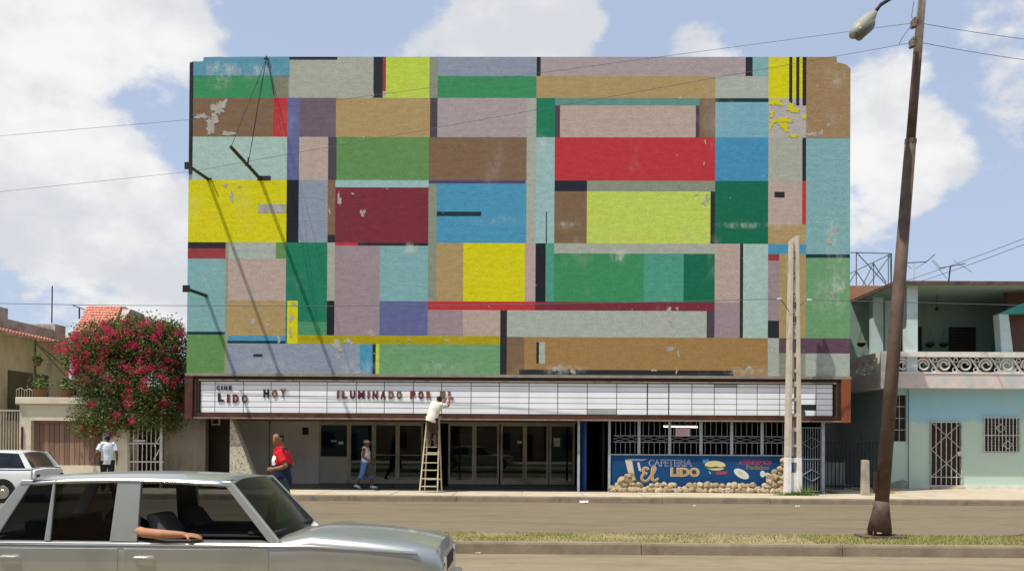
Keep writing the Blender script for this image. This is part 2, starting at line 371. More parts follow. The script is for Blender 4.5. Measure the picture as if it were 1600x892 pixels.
C = dict(k=(40, 44, 48), kb=(30, 34, 42), tb=(92, 148, 168), gr=(62, 140, 92), sg=(166, 170, 155), sgd=(128, 128, 108), br=(126, 101, 76), rd=(186, 54, 60), drd=(150, 60, 64),
         pw=(98, 104, 148), mv=(110, 94, 106), tn=(172, 147, 100), pa=(166, 192, 182), pk=(182, 162, 150), mg=(98, 142, 82), ye=(210, 202, 20), lm=(186, 206, 72), lp=(190, 206, 92),
         sl=(140, 150, 165), ma=(122, 46, 56), sb=(74, 148, 180), aq=(128, 172, 172), aqp=(152, 186, 184), dg=(32, 122, 90), dpg=(18, 106, 76), lg=(168, 154, 154), li=(154, 138, 142),
         nv=(34, 40, 54), sf=(78, 152, 128), gg=(136, 144, 124), mt=(110, 156, 112), oc=(158, 124, 76), ol=(168, 154, 20), dm=(76, 68, 76), te=(98, 142, 132), pu=(78, 70, 112),
         dt=(22, 56, 56), pl=(98, 74, 86), bl=(70, 142, 178), pt=(176, 172, 164), os=(152, 148, 118), ls=(168, 176, 164), ms=(78, 145, 104), sbl=(120, 170, 184), tb2=(156, 128, 92))
A = [ # x0 y0 x1 y1 colour, read off the wall in photograph pixels
 (303,120,427,154,'gr'),(427,120,450,154,'sgd'),(451,90.5,584,154,'sg'),(452,90,527,94,'k'),(583,89.5,598,153,'k'),(598,89.5,603,143,'drd'),(598,143,603,153,'pt'),(603,89.5,672,153,'lm'),
 (672,89.5,684,153,'gg'),(684,89.5,839,119,'sl'),(684,119,838,153,'gr'),(839,89.5,844,119,'k'),(844,89.5,1165,119,'lg'),(838,119,1118,153,'tn'),(1165,91,1176,119,'k'),(1176,91,1201,119,'aq'),
 (1118,120,1201,154,'ls'),(1201,91,1260,155,'ye'),(1201,155,1260,216,'pt'),(1233,91,1238,166,'k'),(1244,91,1249,165,'k'),(1254,91,1260,166,'k'),
 (302,154,427,215,'br'),(427,154,450,215,'rd'),(450,154,469,281,'pw'),(469,154,526,214,'mv'),(468,214,513,281,'pk'),(513,214,526,281,'dm'),(526,153,672,214,'tn'),(672,153,684,214,'dm'),
 (684,153,823,214,'lg'),(823,153,838,380,'sg'),(838,153,867,214,'dg'),(867,153,1093,165,'te'),(867,165,875,214,'dm'),(875,165,1087,215,'pk'),(1087,165,1093,215,'dm'),(1093,154,1118,215,'br'),
 (1118,154,1201,160,'dt'),(1118,160,1201,215,'sbl'),
 (300,215,449,281,'pa'),(526,214,671,281,'mg'),(671,214,823,282,'br'),(838,214,867,380,'aqp'),(867,215,1118,283,'rd'),(1118,215,1201,284,'bl'),(1201,216,1253,284,'sg'),(1253,216,1259,284,'k'),(1259,216,1329,398,'aq'),
 (294,281,448,379,'ye'),(448,281,467,379,'kb'),(467,281,512,379,'sl'),(512,281,524,367,'br'),(512,367,524,379,'k'),(524,281,670,293,'aqp'),(524,293,669,379,'ma'),(522,379,559,384,'rd'),(559,379,668,384,'k'),
 (670,281.5,822,287,'pu'),(670,287,682,380,'gg'),(669,380,682,471,'gg'),(682,287,822,380,'sb'),(682,332,752,338,'dt'),(867,282,917,299,'nv'),(917,283,1118,300,'gg'),(867,299,917,380,'br'),(917,300,1110,381,'lp'),
 (1110,300,1117,381,'k'),(1117,284,1201,381,'dpg'),(1201,284,1254,351,'pk'),(1210,298,1226,309,'k'),(1253,284,1259,351,'rd'),(1201,351,1259,381,'tn'),(852,330,854.5,380,'dt'),
 (293,379,352,388,'k'),(293,388,352,404,'drd'),(293,404,352,518,'aq'),(356,379,431,404,'ls'),(431,379,446,404,'mg'),(356,404,446,470,'pk'),(446,379,511,524,'dg'),(465,503,511,524,'ms'),(511,379,523,470,'sg'),
 (510,470,522,524,'kb'),(522,384,594,524,'li'),(594,384,669,471,'aq'),(593,471,667,525,'pw'),(682,380,724,471,'tn'),(724,380,821,471,'ye'),(821,380,836,471,'pk'),(836,380,852,471,'kb'),(852,380,865,471,'sf'),
 (865,381,1117,396,'sg'),(865,396,1006,471,'gr'),(1006,396,1068,472,'sf'),(1068,396,1116,472,'dpg'),(667,471,836,484,'rd'),(836,471,1115,486,'ma'),(667,484,723,525,'li'),(723,484,782,525,'pk'),
 (782,485,792,586,'k'),(792,486,1104,528,'ls'),(1104,486,1116,528,'dm'),(1116,381,1156,472,'pk'),(1116,472,1156,528,'li'),(1156,381,1161,528,'k'),(1161,381,1200,528,'pa'),(1200,381,1259,397,'sb'),
 (1200,397,1218,408,'drd'),(1199,408,1217,501,'li'),(1199,501,1217,528,'k'),(1217,397,1259,528,'tn'),(1259,398,1328,403,'dt'),(1259,403,1328,528,'mt'),
 (292,518,352,522,'dt'),(292,522,352,584,'mg'),(352,379,356,584,'os'),(356,470,446,524,'tn'),(445,470,450,536,'dg'),(450,470,464,536,'ye'),(464,524,781,538,'ol'),(356,524,446,531,'sb'),(356,531,446,536,'dt'),
 (356,536,562,585,'sl'),(562,538,582,585,'sb'),(582,538,587,585,'k'),(587,538,592,585,'lm'),(592,538,781,586,'mt'),(792,528,818,587,'br'),(818,528,1198,588,'oc'),(838,535,843,568,'k'),(843,535,853,568,'ls'),
 (811,578,1146,588,'k'),(1198,528,1217,589,'ls'),(1217,528,1328,552,'pl'),(1217,552,1259,589,'gg'),(1259,552,1328,589,'ls')]
X_L, X_R = UY(292, 560, YF).x, UY(1327.5, 560, YF).x
Z_B, Z_T = UY(810, 587, YF).z, UY(810, 89.5, YF).z
cin = empty('cinema_building', ((X_L + X_R) / 2, YF, ZS), 'tall cinema front painted with a patchwork of coloured rectangles above a white sign', 'cinema')
# facade wall outline with its broken upper corners
xl = X_L
zt = Z_T
def zpx(y, x=810): return UY(x, y, YF).z
# the corners of the parapet are chipped away
tl = [(X_L, zpx(98, 300)), (X_L + .09, zpx(96.5, 300)), (X_L + .42, zpx(96.5, 310)), (X_L + .44, zpx(92, 316))]
tr = [(UY(1307, 95, YF).x, zt), (UY(1307, 95, YF).x + .01, zpx(98, 1307) ), (UY(1315, 99, YF).x, zpx(99.5, 1315)), (UY(1323, 102, YF).x, zpx(102, 1323)), (X_R, zpx(108, 1329))]
out = [(X_L, Z_B), (X_R, Z_B)] + tr[::-1] + tl[::-1]
fac = MB().prism(out, 'y', YF + .36, YF).build('facade_wall', m_plaster, cin)
raw = [rectY(*a[:4], YF) for a in A]
def snap(vals, tol):
    vs = sorted(set(vals)); groups = []
    for v in vs:
        if groups and v - groups[-1][0] < tol: groups[-1].append(v)
        else: groups.append([v])
    return {v: sum(g_) / len(g_) for g_ in groups for v in g_}
sx = snap([v for r in raw for v in r[:2]], .05); sz = snap([v for r in raw for v in r[2:]], .05)
def panel(pts, col, i):
    Yp = YF - .003 - .00003 * i
    o = MB().prism(pts, 'y', YF + .02, Yp).build('colour_block', m_mural, fac)
    c = lin(C[col]); o.color = (c[0] * MK, c[1] * MK, c[2] * MK, 1); return o
for i, (a, r) in enumerate(zip(A, raw)):
    x0, x1, z0, z1 = sx[r[0]], sx[r[1]], sz[r[2]], sz[r[3]]
    if a[0] < 305: x0 = X_L - .004
    if a[2] > 1325: x1 = X_R + .004
    if a[1] < 92: z1 = zt + .004 - (.018 if a[4] in ('sg', 'lg', 'ye') else 0) * 0
    if a[3] > 583: z0 = Z_B
    if a[0] < 305 and a[3] < 282: x0 += .115
    panel([(x0, z0), (x1, z0), (x1, z1), (x0, z1)], a[4], i)
n0 = len(A)
zb = sz[raw[0][3]]; xb = sx[raw[0][1]]; x451 = sx[raw[2][0]]
panel([(X_L + .11, zb), (x451, zb), (x451, zt + .004), (X_L + 1.6, zt + .004), (X_L + 1.2, zt - .012), (X_L + .9, zt + .002), (X_L + .44, zt - .01), (X_L + .42, tl[2][1] + .003), (X_L + .11, tl[2][1])], 'tb', n0 + 1)
panel([(X_L - .004, zpx(272, 297)), (X_L + .115, zpx(272, 297)), (X_L + .115, zpx(97, 300)), (X_L - .004, zpx(98.5, 300))], 'k', n0 + 2)
x1259 = sx[raw[21][1]]
panel([(x1259, zpx(216, 1290)), (X_R + .004, zpx(216, 1290))] + [(p[0] + .004, p[1] + .003) for p in tr[::-1]] + [(x1259, zt + .003)], 'tb2', n0 + 3)
# plaster showing where the paint has come away
m_bare = M('bare_plaster', (176, 172, 162), .95, .25, 6, .8, 35, dirt=(128, 124, 116), dirt_amt=.7, dirt_scale=3, dist=.02)
m_yel = M('yellow_scrap', (205, 196, 24), .9, .15, 20)
def scrap(px, py, w, h, seed, mat=m_bare, lvl=.0085, name='bare_patch', n=54):
    r = random.Random(seed); c = UY(px, py, YF); pts = []; ph = [r.uniform(0, 6.28) for _ in range(5)]
    for k in range(n):
        a = 2 * math.pi * k / n; q = 1 + .28 * math.sin(2 * a + ph[0]) + .22 * math.sin(3 * a + ph[1]) + .16 * math.sin(5 * a + ph[2]) + .14 * math.sin(9 * a + ph[3]) + .12 * math.sin(14 * a + ph[4]) + r.uniform(-.2, .2)
        pts.append((c.x + math.cos(a) * q * w / 100, c.z + math.sin(a) * q * h / 100))
    if mat is m_yel: pts = [(min(max(p[0], sx[raw[17][0]]), sx[raw[17][1]]), max(p[1], sz[raw[18][2]])) for p in pts]
    MB().prism(pts, 'y', YF, YF - lvl - .00003 * (seed % 50)).build(name, mat, fac)
for i, (px, py, w, h) in enumerate([(342,168,22,24),(331,193,18,30),(316,182,18,10),(357,209,18,9),(362,308,6,16),(352,290,8,5),(374,292,5,4),(567,333,7,14),(530,312,6,20),(551,303,5,3),(605,295,3,2),(515,330,3,10),
    (1270,210,16,8),(1283,208,6,10),(1294,195,5,5),(1105,310,5,16),(1100,318,8,6),(1088,305,6,3),(1102,222,3,6),(1100,256,3,6),(1063,153,6,6),(1178,208,4,4),(1045,486,7,14),(1058,482,5,4),(1048,500,8,24),(1047,545,16,6),(1060,552,4,10),
    (455,497,7,14),(454,520,5,16),(459,475,8,5),(395,502,8,10),(418,508,6,6),(527,540,16,18),(545,533,14,8),(580,520,12,10),(528,556,8,12),(436,530,7,10),(585,552,3,2),(620,532,4,2),(700,532,5,4),(720,530,2,6),(697,531,4,5),
    (872,575,16,10),(895,580,8,8),(1022,578,8,5),(1057,580,3,8),(640,531,6,3),(582,148,6,8),(1170,575,10,8),(1280,570,10,10),(1295,375,6,20),(1305,360,5,12),(1300,460,5,12)]):
    scrap(px, py, w * .9, h * .9, i + 1)
for i, (px, py, w, h) in enumerate([(1210,160,14,9),(1238,170,12,10),(1222,188,20,7),(1226,198,10,10),(1240,213,12,3),(1258,183,5,6),(1206,178,5,6),(1205,196,3,8)]):
    scrap(px, py, w * 1.25, h * 1.35, 80 + i, m_yel, .0105, 'paint_scrap')
X0, X1, Z0, Z1 = rectY(403, 319, 447, 333, YF); MB().box(X0, X1, YF - .009, YF, Z0, Z1).build('bare_patch', m_bare, fac)
for (x0, y0, x1, y1) in ((402, 275, 423, 282), (396, 553, 410, 557)):
    X0, X1, Z0, Z1 = rectY(x0, y0, x1, y1, YF); MB().box(X0, X1, YF - .0105, YF, Z0, Z1).build('dark_patch', m_black_iron, fac)
# unseen body of the building behind, block heights stepped to shade the house at right
m_body = M('side_wall', (120, 116, 106), .9, .2, 1, .2, 30)
z_soff = UY(810, 656, YF).z
X_soL, X_soR = X_L + .05, X_R - .05
MB().box(X_soL, X_soR, YF + .362, YF + 1.75, z_soff + .03, 10.0).build('body_shade_block', m_body, cin)
MB().box(X_soL, X_soR - .02, YF + 1.755, YF + 5, z_soff + .03, 12.3).build('body_shade_block', m_body, cin)
MB().box(X_soL, X_soR - .04, YF + 5.005, YF + 26, z_soff + .03, 13.6).build('auditorium_shade_block', m_body, cin)
# lower ledge lip + marquee sign
fx = lambda px, py=620: UY(px, py, YF).x
fz = lambda py, px=810: UY(px, py, YF).z
def FZ(py, px): return UY(px, py, YF).z
zl0, zl1 = Z_B - .02, Z_B + .05
mq = MB().box(X_L - .02, X_R + .02, YF - .10, YF + .3, fz(590), fz(585.5)).build('marquee', M('ledge_plaster', (146, 134, 118), .9, .25, 4, .4, 40), cin)
zb_out, zt_out = fz(656.5), fz(590)
zp0, zp1 = fz(647), fz(598)
xp0, xp1 = fx(312.5), fx(1302)
f = MB()
f.box(X_L, X_R, YF - .06, YF + .3, zp1 + .06, zt_out)                        # dark top band
f.build('top_band', m_dark_fr, mq)
f = MB(); f.box(fx(312), fx(1305), YF - .09, YF - .062, zp1 + .012, zp1 + .055); f.build('sign_moulding', m_lip, mq)
f = MB(); f.box(fx(302), fx(1314), YF - .07, YF + .3, zb_out + .045, zp0 - .01); f.build('bottom_band', m_brown_fr, mq)
f = MB(); f.box(fx(304), fx(1313), YF - .12, YF + .3, zb_out, zb_out + .042); f.build('bottom_lip', m_lip, mq)
for (a, b_, mt) in ((291, 303, m_brown_fr), (1313, 1327, m_orange_end)):
    MB().box(fx(a), fx(b_), YF - .13, YF + .3, zb_out - .01, zt_out - .002).build('end_cap', mt, mq)
for (a, b_) in ((303, 312.5), (1302.5, 1313)):
    MB().box(fx(a), fx(b_), YF - .065, YF + .3, zb_out + .05, zp1 + .055).build('end_band', m_dark_fr, mq)
    MB().box(fx(a) + .06, fx(a) + .10, YF - .09, YF - .066, zb_out + .06, zp1 + .05).build('sign_moulding', m_brown_fr, mq)
MB().box(fx(312.6), fx(1302.4), YF + .02, YF + .3, zp0 - .012, zp1 + .012).build('sign_backing', m_dark_fr, mq)
cols = [313.5, 336, 380.5, 423.5, 468, 511, 557, 600.6, 646, 690, 736, 780, 826.5, 871.4, 917.5, 963.6, 1011, 1044.5, 1081, 1116, 1151, 1183, 1218, 1247, 1275, 1301]
rows = [598, 603.2, 611.8, 620.8, 629.7, 638.2, 647]
m_sign = [M('milky_panel_%d' % i, c, .35, .05, 3, dirt=(222, 224, 220), dirt_amt=.4, dirt_scale=1.5) for i, c in enumerate([(244, 246, 248), (240, 243, 246), (246, 247, 247)])]
m_sign_g = M('grey_panel', (168, 172, 166), .4, .08, 4)
m_sign_d = M('dark_panel', (40, 44, 44), .4, .08, 4)
r_ = random.Random(4)
for i in range(len(cols) - 1):
    for j in range(6):
        dark = (i == 23 and j == 4) or (i == 24 and False)
        gray = (i == 14 and j == 5) or (i == 19 and j == 0)
        gp = .028 if cols[i] in (1011, 1044.5) else .012
        zt_ = fz(rows[j]) - .006 - r_.uniform(0, .004); zb_ = fz(rows[j + 1]) + .006 + r_.uniform(0, .004)
        MB().box(fx(cols[i]) + gp, fx(cols[i + 1]) - .010, YF - .012 - r_.uniform(0, .002), YF + .012, zb_, zt_).build('sign_panel', m_sign_d if dark else m_sign_g if gray else r_.choice(m_sign), mq)
# changeable letters
ml = [M('letter_%s' % n, c, .6, .2, 12, dirt=(70, 50, 44), dirt_amt=.5, dirt_scale=8) for n, c in (('green_black', (26, 46, 46)), ('oxide', (120, 44, 44)), ('wine', (98, 36, 38)), ('rust', (132, 82, 62)), ('grey_brown', (112, 94, 76)))]
def letters(word, x0, x1, y0, y1, mats, drop=None):
    n = len(word); wts = [.45 if ch == 'I' else 1.25 if ch == 'M' else .55 if ch == ' ' else 1.0 for ch in word]; gap = .5
    tot = sum(wts) + gap * (n - 1); X0_, X1_ = fx(x0), fx(x1); u = (X1_ - X0_) / tot; x_ = X0_
    for k, ch in enumerate(word):
        if ch != ' ':
            dz = (drop[k] if drop else 0) / 50
            text_obj('letter', ch, x_, x_ + wts[k] * u, FZ(y1, (x0 + x1) / 2) - dz, FZ(y0, (x0 + x1) / 2) - dz, YF - .02, .02, ml[mats[k % len(mats)]], mq, .06)
        x_ += (wts[k] + gap) * u
letters('CINE', 339, 362.5, 602.5, 609.2, [0])
letters('LIDO', 341, 387.5, 615, 628.2, [0, 1, 1, 4], [-.6, .8, .8, 1.2])
letters('HOY', 412, 447, 608, 621, [0, 3, 3], [0, .3, -.6])
letters('ILUMINADO POR EL', 526.5, 708.5, 610.3, 623.2, [3, 3, 2, 2, 4, 2, 2, 3, 4, 3, 1, 2, 3, 2, 4, 3, 3])

# bracket arms sticking out of the wall, with stays
def arm(att, tip, Lr, plate):
    a = UY(*att, YF); t = UY(*tip, YF - Lr)
    o = MB().tube([a, t], [.055, .05], 6).build('bracket_arm', m_black_iron, cin)
    if plate:
        MB().box(t.x - .10, t.x + .10, t.y - .03, t.y + .03, t.z - .10, t.z + .10).build('end_plate', m_black_iron, o)
    return a, t
a1, t1 = arm((325, 280), (294, 259), 1.75, True)
a2, t2 = arm((407, 280), (361, 230), 3.0, False)
a3, t3 = arm((322, 462), (291, 451), 1.70, True)
top = UY(416, 93, YF - .05)
mid = a2.lerp(t2, .45)
MB().tube([top, t2], .009, 4).tube([top, mid], .009, 4).build('stay_wire', m_black_iron, cin)
MB().tube([top, UY(405, 150, YF - .8), mid], .007, 4).tube([top + Vector((.05, 0, 0)), UY(428, 150, YF - .03)], .01, 4).build('stay_wire', m_black_iron, cin)
MB().tube([UY(413, 92, YF - .06), UY(419, 92, YF - .06), UY(416, 88.5, YF - .02)], .03, 5).build('stay_anchor', m_black_iron, cin)
MB().tube([mid + Vector((-.1, 0, 0)), mid + Vector((.1, 0, .0))], .015, 4).tube([mid, mid + Vector((0, 0, .25))], .02, 5).build('arm_clamp', m_black_iron, cin)
MB().tube([UY(329, 279, YF), UY(329, 279, YF - .15)], .03, 5).build('wall_peg', m_black_iron, cin)

# ---------------- entrance under the overhang
YD = 32.0
dx = lambda px: UY(px, 710, YD).x
dz_ = lambda py: UY(700, py, YD).z
fl = MB().add([(X_soL - 3, YF, ZS - .004), (X_soR + .0, YF, ZS - .004), (X_soR + .0, YF + 12, ZS - .004), (X_soL - 3, YF + 12, ZS - .004)], [(0, 1, 2, 3)]).build('entrance_floor', m_floor); tag(fl, kind='structure')
MB().box(X_soL, X_soR, YF + .36, YF + 12, z_soff + .005, z_soff + .028).build('soffit', M('soffit', (120, 112, 100), .9, .2, 1, dirt=(80, 74, 66)), cin)
z_dt = z_soff + .005
# grey wall beside the ticket window
MB().box(UY(330, 700, YD).x, dx(498), YD, YD + .2, ZS - .01, z_dt).build('grey_wall', m_grey_wall, cin)
MB().box(UY(473, 672, YD).x, UY(482, 672, YD).x, YD - .06, YD - .003, UY(478, 679, YD).z, UY(478, 668, YD).z).build('wall_box', m_black_iron, cin)
MB().box(dx(420), dx(422), YD - .012, YD - .002, ZS, z_dt).build('wall_joint', m_plaster_dark, cin)
# lobby behind
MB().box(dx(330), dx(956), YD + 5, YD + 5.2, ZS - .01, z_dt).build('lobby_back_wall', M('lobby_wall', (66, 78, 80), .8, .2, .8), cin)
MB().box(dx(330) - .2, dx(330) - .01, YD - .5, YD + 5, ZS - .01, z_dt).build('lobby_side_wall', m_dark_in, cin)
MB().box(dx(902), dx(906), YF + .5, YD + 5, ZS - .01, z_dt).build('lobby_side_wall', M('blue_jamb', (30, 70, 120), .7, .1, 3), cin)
m_kiosk = M('ticket_panel', (190, 182, 168), .5, .1, 3)
def door(x0, x1, kind='door', bar=True, extras=()):
    """a glazed leaf between photograph columns x0..x1 (outer edges of its frame)"""
    X0, X1 = dx(x0) + .004, dx(x1) - .004; zb, zt_ = ZS + .02, dz_(661); s = .07
    d = MB(); zg0 = zb + .16
    if kind == 'ticket': zg0 = dz_(714)
    d.box(X0, X0 + s, YD, YD + .05, zb, zt_); d.box(X1 - s, X1, YD, YD + .05, zb, zt_); d.box(X0 + s, X1 - s, YD, YD + .05, zt_ - .09, zt_)
    d.box(X0 + s, X1 - s, YD, YD + .05, zg0 - (.16 if kind != 'ticket' else .06), zg0)
    o = d.build('ticket_window' if kind == 'ticket' else 'glass_door', m_alu, cin)
    MB().box(X0 + s - .005, X1 - s + .005, YD + .02, YD + .026, zg0 - .005, zt_ - .085).build('glass', m_glass, o)
    if kind == 'ticket':
        MB().box(X0 + s, X1 - s, YD + .008, YD + .03, zb, zg0 - .06).build('lower_panel', m_kiosk, o)
    elif bar:
        zc = dz_(711); MB().tube([(X0 + s, YD - .05, zc), (X1 - s, YD - .05, zc)], .016, 6).build('push_bar', m_alu, o)
    for (a, b_, c_, e, mt) in extras:
        q0, q1, w0, w1 = UY(a, 700, YD).x, UY(b_, 700, YD).x, dz_(e), dz_(c_)
        MB().box(q0, q1, YD + .010, YD + .019, w0, w1).build('notice', mt, o)
    return o
m_paper = plain('paper', (206, 208, 204), .9)
m_poster = plain('orange_poster', (190, 96, 52), .8)
m_blue_p = plain('blue_poster', (66, 110, 150), .8)
door(498, 545, 'ticket', extras=[(517, 526, 688.5, 691, m_paper), (528.5, 536, 690.5, 695, m_paper)])
for a, b_, bar, ex in [(545, 584, False, ()), (584, 621, True, ()), (621, 661, True, ()), (700, 741, False, ()), (741, 780, False, ()), (782, 820, False, [(808, 815, 687.5, 692, m_paper)]), (820, 857, False, ()), (858, 898, False, [(865, 875, 683, 696, m_paper)])]:
    door(a, b_, 'door', bar, ex)
MB().box(dx(498), dx(900), YD - .01, YD + .07, dz_(661), z_dt).build('door_head', m_alu, cin)
for (a, b_, y0, y1, mt, off) in [(714, 738, 676, 700, m_poster, .9), (790, 812, 668, 706, m_blue_p, 1.5), (552, 575, 668, 702, m_blue_p, 2.0), (742, 756, 668, 676, plain('yellow_sign', (170, 150, 60), .8), 1.6)]:
    Yp = YD + off; p0 = UY(a, y1, Yp); p1 = UY(b_, y0, Yp)
    MB().box(p0.x, p1.x, Yp, Yp + .03, p0.z, p1.z).build('lobby_poster', mt, cin)
# sunlit wedge of a pebble-dashed wall, built as a pale tapering shape, and the dark doorway beside it
m_pebble = M('pebble_dash', (196, 188, 168), .9, .55, 26, 1.0, 40, dirt=(96, 88, 74), dirt_amt=.8, dirt_scale=14, dist=.03)
p0, p1 = UY(359.5, 654, YF + .12), UY(404, 770, YF + .12)
MB().prism([(p0.x, ZS - .01), (p1.x, ZS - .01), (p0.x + .04, z_dt), (p0.x, z_dt)], 'y', YF + .5, YF + .12).build('pebble_lit_wedge', m_pebble, cin)
YL = 29.0
MB().box(UY(256, 700, YL).x, UY(321, 700, YL).x, YL, YL + .3, ZS - .03, UY(300, 600, YL).z).build('side_passage_wall', m_plaster_dark, cin)
MB().box(UY(321.3, 700, YL + .6).x, UY(362, 700, YL + .6).x, YL + .6, YL + .7, ZS - .01, z_dt).build('side_door', M('dark_brown_door', (48, 36, 26), .6, .3, 3, stretch=(6, 1, .4)), cin)
vx0, vx1, vz0, vz1 = rectY(331, 653, 344, 664, YL + .55); v = MB(); v.box(vx0, vx1, YL + .5, YL + .598, vz0, vz1); v.build('vent', m_kiosk, cin)
MB().box(vx0 + .04, vx1 - .04, YL + .49, YL + .499, vz0 + .04, vz1 - .04).build('vent_opening', m_black_iron, cin)

# ---------------- cafeteria
YC = YF + .22
cx = lambda px, py=712: UY(px, py, YC).x
cz = lambda py, px=1090: UY(px, py, YC).z
m_blue = M('blue_paint', (8, 68, 116), .7, .10, 2.5, .15, 50, dirt=(20, 80, 126), dirt_amt=.4, dirt_scale=2)
m_steel = M('pale_blue_steel', (168, 176, 182), .5, .12, 6, dirt=(112, 116, 116), dirt_amt=.5, dirt_scale=5)
m_bar = M('grey_bar', (128, 134, 138), .5, .12, 6)
ztop = cz(711.5)
cw = MB().box(cx(951), cx(1251), YC, YC + .15, ZS - .01, ztop).build('cafeteria_wall', m_blue, cin)
MB().box(cx(1251), cx(1290), YC + .9, YC + 1.0, ZS - .01, ztop).build('inner_blue_wall', m_blue, cin)
MB().box(cx(951) - .01, cx(1251), YC - .02, YC + .17, ztop + .002, ztop + .035).build('wall_cap', m_steel, cin)
# dark room
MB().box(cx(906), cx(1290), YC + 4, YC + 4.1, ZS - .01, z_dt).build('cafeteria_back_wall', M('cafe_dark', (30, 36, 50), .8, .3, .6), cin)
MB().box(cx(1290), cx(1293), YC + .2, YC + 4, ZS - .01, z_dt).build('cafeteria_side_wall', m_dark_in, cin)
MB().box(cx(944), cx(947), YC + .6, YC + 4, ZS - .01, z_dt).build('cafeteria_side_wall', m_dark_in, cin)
for a in (904, 952):
    MB().box(cx(a - 1.8), cx(a + 1.8), YC - .05, YC + .05, ZS, z_dt).build('steel_post', m_steel, cin)
posts = [956, 998.5, 1046.5, 1095.5, 1143.5, 1191, 1239]
for a in posts[1:]:
    MB().box(cx(a - 2.2), cx(a + 2.2), YC + .01, YC + .09, ztop + .036, z_dt).build('window_post', m_steel, cin)
def bars(mb, x0, x1, z0, z1, n, Y, r=.008):
    for k in range(n):
        xx = x0 + (x1 - x0) * (k + .5) / n; mb.box(xx - r, xx + r, Y - r, Y + r, z0, z1)
for a, b_ in zip(posts[:-1], posts[1:]):
    x0, x1 = cx(a + 2.4), cx(b_ - 2.4); Y = YC + .06; z1_, z2_ = cz(691), cz(681); mb = MB()
    bars(mb, x0, x1, ztop + .036, z1_, 5, Y); bars(mb, x0, x1, z2_, z_dt, 5, Y)
    for zz in (z1_, z2_): mb.box(x0, x1, Y - .013, Y + .013, zz - .013, zz + .013)
    xm = (x0 + x1) / 2; zm = (z1_ + z2_) / 2
    for (p, q) in (((x0, zm), (xm, z1_)), ((xm, z1_), (x1, zm)), ((x0, zm), (xm, z2_)), ((xm, z2_), (x1, zm)), ((x0, z1_), (xm, zm)), ((xm, zm), (x1, z1_)), ((x0, z2_), (xm, zm)), ((xm, zm), (x1, z2_))):
        mb.tube([(p[0], Y - .018, p[1]), (q[0], Y - .018, q[1])], .007, 4)
    mb.build('window_grille', m_bar, cin)
# barred gate
gx0, gx1 = cx(1252), cx(1283); gate = MB()
zg1 = cz(667)
bars(gate, gx0, gx1, ZS + .05, zg1, 8, YC - .04, .008)
for zz in (ZS + .06, cz(716), zg1): gate.box(gx0, gx1, YC - .06, YC - .02, zz - .014, zz + .014)
for zc in (cz(691), cz(741)):
    xm = (gx0 + gx1) / 2; Y = YC - .068
    for s in (-1, 1): gate.tube([(gx0, Y, zc), (xm, Y, zc + s * .18), (gx1, Y, zc)], .010, 4)
gate.build('gate', m_bar, cin)
MB().box(cx(1282.5), cx(1287.5), YC - .08, YC - .003, ZS, z_dt).build('gate_post', m_steel, cin)
# lit tube and notice
lm_ = bpy.data.materials.new('lit_tube'); lm_.use_nodes = True; bb = lm_.node_tree.nodes['Principled BSDF']; bb.inputs['Emission Color'].default_value = (1, 1, .92, 1); bb.inputs['Emission Strength'].default_value = 3.0
lp0, lp1 = UY(1037, 666, YC + .8), UY(1090, 667, YC + .8)
MB().tube([lp0, lp1], .02, 8).build('fluorescent_tube', lm_, cin)
MB().box(lp0.x, lp1.x, YC + .77, YC + .83, lp0.z + .022, lp0.z + .06).build('tube_batten', m_white_paint, cin)
nt = rectY(1056, 667, 1078, 681, YC); nb = MB().box(nt[0], nt[1], YC + .02, YC + .03, nt[2], nt[3]).build('notice_board', plain('pinkish_board', (214, 196, 198), .8), cin)
for k in range(4):
    zz = nt[3] - .04 - k * .062; MB().box(nt[0] + .03, nt[1] - .03 - .04 * (k % 2), YC + .017, YC + .0195, zz - .022, zz).build('text_line', plain('notice_ink', (160, 92, 100)), nb)
# painted lettering on the blue wall
m_lil = plain('lilac_letter', (168, 164, 186), .7); m_gold = plain('gold_letter', (190, 142, 72), .7); m_cream = plain('cream_letter', (206, 196, 176), .7); m_pink = plain('red_letter', (150, 62, 92), .7); m_sky = plain('sky_letter', (60, 150, 200), .7); m_egg = plain('egg_white', (214, 214, 206), .7); m_bun = plain('bun', (206, 194, 140), .7); m_green_l = plain('lettuce', (58, 92, 62), .7); m_olive_l = plain('olive_letter', (124, 112, 82), .7)
def wtext(t, x0, x1, y0, y1, mat, lv, bold=.02, shear=0): return text_obj('lettering', t, cx(x0, y1), cx(x1, y1), cz(y1, (x0 + x1) / 2), cz(y0, (x0 + x1) / 2), YC - .001 - lv, .003, mat, cw, bold, shear)
wtext('CAFETERIA', 1013.5, 1081, 717.5, 728.5, m_lil, .001, .03); wtext('CAFETERIA', 1015, 1080, 718.6, 727.6, m_blue, .005, -.012)
def script(pts, r, mat, lv):
    P = [Vector((cx(a, b_), 0, cz(b_, a))) for a, b_ in pts]; out = []
    for i in range(len(P) - 1):
        p0_, p1_, p2_, p3_ = P[max(i - 1, 0)], P[i], P[i + 1], P[min(i + 2, len(P) - 1)]
        for k in range(6):
            t = k / 6; out.append(.5 * ((2 * p1_) + (p2_ - p0_) * t + (2 * p0_ - 5 * p1_ + 4 * p2_ - p3_) * t * t + (3 * p1_ - p0_ - 3 * p2_ + p3_) * t ** 3))
    out.append(P[-1]); MB().tube([(v.x, YC - lv, v.z) for v in out], [(.003, r)] * len(out), 8, ref=(0, 1, 0)).build('lettering', mat, cw)
E_ = [(1013, 733.5), (1011, 731), (1007, 731), (1005, 734), (1006.5, 738), (1010, 739.5), (1006, 740), (1003, 744), (1003.5, 749), (1008, 751.5), (1013, 749), (1016, 745)]
